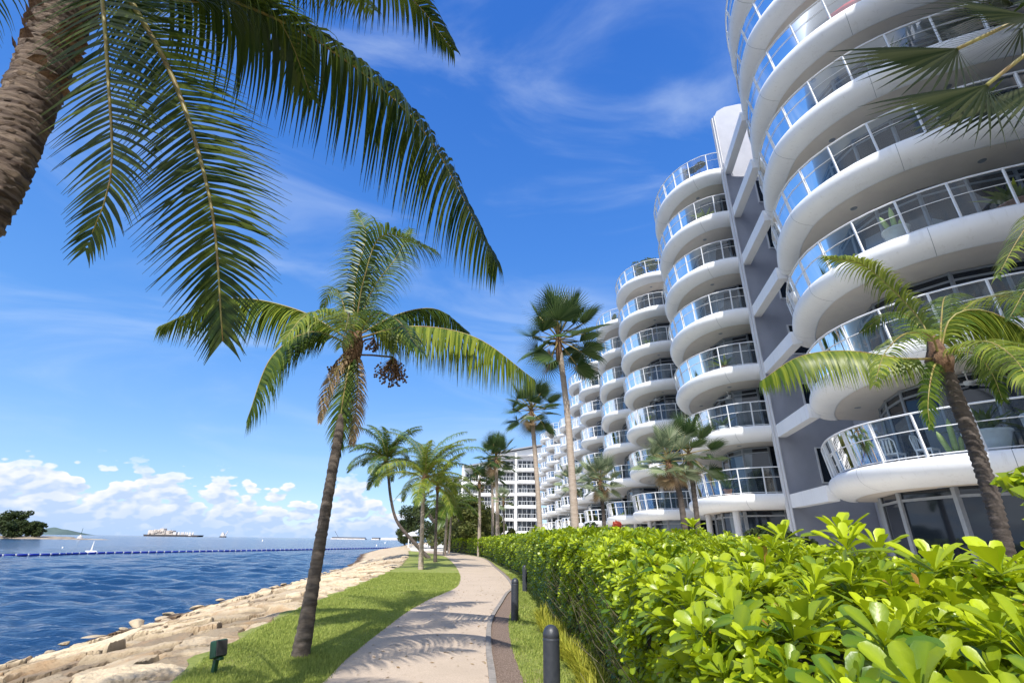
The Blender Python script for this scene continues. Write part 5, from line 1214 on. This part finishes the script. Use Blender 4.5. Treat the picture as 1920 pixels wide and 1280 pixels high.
for i, (u, v) in enumerate(((117, 1027), (722, 1018), (706, 1023), (492, 1014))):
    p = atz(u, v, SEA_Z); g = G(); g.lathe([(0, -.2), (.4, 0), (.35, .4), (.1, .8), (0, 1.1)], (0, 0, 0), 10); o = g.obj('marker_buoy', M['white2'], loc=(p.x, p.y, SEA_Z)); s = p.y / 330; o.scale = (s, s, s)
    tag(o, ['tiny white marker buoy above the left part of the boom', 'tiny white marker buoy off the far beach', 'tiny white marker buoy close to the far end of the boom', 'tiny white marker buoy near the horizon below the crane ship'][i], 'buoy', 'marker buoys')
# headland with trees
hd = thing('island', tuple(atz(30, 1008.5, SEA_Z).xy) + (SEA_Z,), 'wooded low island with pale rock rim at the left edge', 'island')
hd['kind'] = 'structure'; del hd['label']; del hd['category']
D = 340.0
def farp(u, v, Yd): p = aty(u, v, Yd); return p
L0 = farp(-260, 1004, D); L1 = farp(225, 1005, D)
bpy.data.objects.remove(hd)
g = G(); ns = 60; V = []
for i in range(ns + 1):
    f = i / ns; x = L0.x + (L1.x - L0.x) * f; hgt = np.interp(f, [0, .55, .68, .8, .93, 1], [1.5, 1.5, .8, .6, .3, -.3]) + rng.normal(0, .12); wd = np.interp(f, [0, .6, .75, 1], [60, 45, 12, 2])
    for yy, zz in ((-wd * .5 - 2, -.6), (-wd * .5, hgt * .55), (-wd * .3, hgt), (wd * .5, hgt), (wd * .6, -.6)): V.append((x, D + wd * .5 + yy, SEA_Z + zz))
g.add(V, [(i * 5 + j, (i + 1) * 5 + j, (i + 1) * 5 + j + 1, i * 5 + j + 1) for i in range(ns) for j in range(4)]); tag(g.obj('island', M['sandfar']), kind='structure')
for i, (u, dY, h_, s_, lab) in enumerate([(-20, 20, 15, 10, 'large round dark tree at the left picture edge on the island'), (8, 12, 16, 10, 'big dark tree on the island, second from the left edge'), (38, 14, 17, 8, 'tallest tree on the island with ragged top'), (60, 8, 10, 6, 'lower tree near the right end of the island wood'), (74, 6, 9, 3, 'slim last tree at the right end of the island wood'), (25, 2, 9, 8, 'low front tree on the island shore')]):
    p = farp(u, 1003, D + dY); tree((p.x, p.y, SEA_Z + 1.2), h_, s_, lab, 'treedark', 22, 170, .6, 200 + i, 'trees on the island', low=.1)
p = farp(149, 1003, D); t = thing('beacon', (p.x, p.y + 1, SEA_Z + .4), 'thin navigation beacon at the tip of the rock spit', 'beacon')
g = G(); g.lathe([(1.5, 0), (1.3, 1.4), (.5, 1.7), (.5, 2.4), (0, 2.6)], (0, 0, 0), 10); g.obj('base', M['shipwhite'], t)
g = G(); g.tube([(0, 0, 2), (0, 0, 6.5)], .12, 6); g.obj('pole', M['greenpaint'], t)
# far hill
g = G(); V = []; ns = 40; Dh = 5200
for i in range(ns + 1):
    f = i / ns; q = farp(60 + 90 * f, 1003, Dh); hh = 72 * math.sin(math.pi * min(1, f * .9 + .12)) ** .8 * (1 - .25 * f) + 4 * math.sin(f * 19); V += [(q.x, Dh - 200, SEA_Z - 1), (q.x, Dh, SEA_Z + max(hh, 0)), (q.x, Dh + 300, SEA_Z - 1)]
g.add(V, [(3 * i + j, 3 * i + 3 + j, 3 * i + 4 + j, 3 * i + 1 + j) for i in range(ns) for j in (0, 1)]); tag(g.obj('hill', M['hill']), kind='structure')
# big vessel
Ds = 2600; a = farp(273, 1003, Ds); b = farp(378, 1004, Ds); Ls = b.x - a.x; sc_ = Ls / 105.0
t = thing('work_vessel', ((a.x + b.x) / 2, Ds, SEA_Z), 'long grey and rust coloured vessel stacked with structures on the horizon', 'ship')
g = G(); V = []
for x, y, z in ((-52, 0, 3.2), (52, 0, 3.0), (50, 0, 0), (-50, 0, 0)):
    V.append((x * sc_, -8 * sc_, z * sc_)); V.append((x * sc_, 8 * sc_, z * sc_))
g.add(V, [(0, 2, 4, 6), (7, 5, 3, 1), (0, 1, 3, 2), (2, 3, 5, 4), (6, 4, 5, 7), (0, 6, 7, 1)]); g.obj('hull', M['shiphull'], t)
rs = np.random.default_rng(2)
g = G()
for x0, x1, h_ in ((-47, -37, 8), (-37, -25, 9), (-26, -18, 11), (-18, 0, 7.5)): g.box(((x0 + x1) / 2 * sc_, 0, (3 + h_ / 2) * sc_), ((x1 - x0 - .6) * sc_, 9 * sc_, h_ * sc_))
for i in range(14): g.box((rs.uniform(-46, 0) * sc_, -5 * sc_, rs.uniform(4, 11) * sc_), (rs.uniform(1, 4) * sc_, 3 * sc_, rs.uniform(.8, 3) * sc_))
g.obj('deck_block', M['rust'], t)
g = G(); g.box((3 * sc_, 0, 5.5 * sc_), (6 * sc_, 8 * sc_, 5 * sc_))
for i in range(16): x = 8 + i * 1.9; g.lathe([(1.1 * sc_, 0), (1.1 * sc_, rs.uniform(2, 5.5) * sc_), (0, 6 * sc_ * rs.uniform(.8, 1))], (x * sc_, rs.uniform(-3, 3) * sc_, 3 * sc_), 8)
g.obj('deck_tank', M['shipwhite'], t)
g = G(); g.tube([(-24 * sc_, 0, 12 * sc_), (-24 * sc_, 0, 17 * sc_)], .25 * sc_, 6); g.tube([(-20 * sc_, 0, 12 * sc_), (-17 * sc_, 0, 16 * sc_)], .25 * sc_, 6); g.obj('mast', M['shipwhite'], t)
a = farp(357, 1005, Ds - 400); t = thing('barge', (a.x, Ds - 400, SEA_Z), 'low black barge in front of the right end of the long vessel', 'barge')
g = G(); g.box((9, 0, 2.2), (44, 9, 4.4)); g.obj('hull', M['shiphull'], t); g = G(); g.box((-4, 0, 6.5), (10, 6, 4.0)); g.obj('wheelhouse', M['shipwhite'], t)
a = farp(418, 1006, 2300); t = thing('crane_ship', (a.x, 2300, SEA_Z), 'small white ship with raised crane boom alone on the horizon', 'ship')
g = G(); g.box((0, 0, 2.4), (26, 9, 4.8)); g.obj('hull', M['shiphull'], t)
g = G(); g.box((-3, 0, 10), (14, 7, 11)); g.box((-4, 0, 18), (8, 5, 5)); g.obj('superstructure', M['shipwhite'], t)
g = G(); g.bar((8, 0, 5), (17, 0, 26), 2.2); g.bar((4, 0, 5), (17, 0, 26), .8); g.obj('crane_boom', M['shipwhite'], t)
# long low barges to the right
for i, (u0, u1, hh, lab) in enumerate(((622, 686, 8, 'long low dark roofed barge right of the leaning palm trunk'), (698, 712, 5, 'small dark barge near the far beach'), (715, 756, 7, 'low white landing stage at the end of the far beach'))):
    a = farp(u0, 1009, 1500); b = farp(u1, 1010, 1500); Lb = b.x - a.x; t = thing('low_barge', ((a.x + b.x) / 2, 1500, SEA_Z), lab, 'barge')
    g = G(); g.box((0, 0, 1.6), (Lb, 20, 3.2)); g.obj('hull', M['shipwhite'], t); g = G(); g.box((0, 0, 4.6), (Lb * .94, 16, 2.6)); g.obj('deck_house', M['shiphull'] if i < 2 else M['shipwhite'], t)
    if i == 0: g = G(); g.bar((-Lb * .30, 0, 4), (-Lb * .44, 0, 22), .7); g.obj('crane_boom', M['shiphull'], t)
# beach hut
p = aty(787, 1020, 105); t = thing('beach_hut', (p.x, p.y, 0), 'small white roofed hut on the beach behind the curved palm trunk', 'hut')
for x in (-2, 2):
    for y in (-1.5, 1.5): g = G(); g.box((x, y, 1.1), (.15, .15, 2.2)); g.obj('post', M['white2'], t)
g = G(); g.lathe([(3.6, 2.2), (3.6, 2.35), (.3, 3.5), (0, 3.6)], (0, 0, 0), 4); g.obj('roof', M['white2'], t)
# boulders along the waterline
def boulder(seed):
    import bmesh
    bm = bmesh.new(); bmesh.ops.create_icosphere(bm, subdivisions=3, radius=1); r = np.random.default_rng(seed)
    k = r.normal(0, 1, (6, 3)); k /= np.linalg.norm(k, axis=1)[:, None]
    for v in bm.verts:
        p = np.array(v.co)
        for q in k:
            d = p.dot(q) - .5
            if d > 0: p = p - q * d * .85
        v.co = p * np.array([1.3, .85, .4]) * (1 + .04 * math.sin(p[0] * 9 + seed) * math.cos(p[1] * 8))
    me = bpy.data.meshes.new('boulder'); bm.to_mesh(me); bm.free(); me.polygons.foreach_set('use_smooth', np.ones(len(me.polygons), bool)); me.materials.append(M['rock']); 
    at = me.attributes.new('tint', 'FLOAT', 'POINT'); at.data.foreach_set('value', np.full(len(me.vertices), .8, np.float32)); return me
BM_ = [boulder(s) for s in range(5)]; rb = random.Random(9)
for i in range(56):
    y = 10 + i * .75 + rb.uniform(-.3, .3); s = rb.uniform(.14, .36); o = inst('boulder', BM_[i % 5]); o.location = (curveY(WATER, y) + rb.uniform(-.5, .7), y, SEA_Z + .05); o.scale = (s, s, s); o.rotation_euler = (rb.uniform(-.2, .2), rb.uniform(-.2, .2), rb.uniform(0, 6))
    tag(o, 'sandstone boulder lying along the waterline of the rock slope', 'boulder', 'boulders along the waterline')
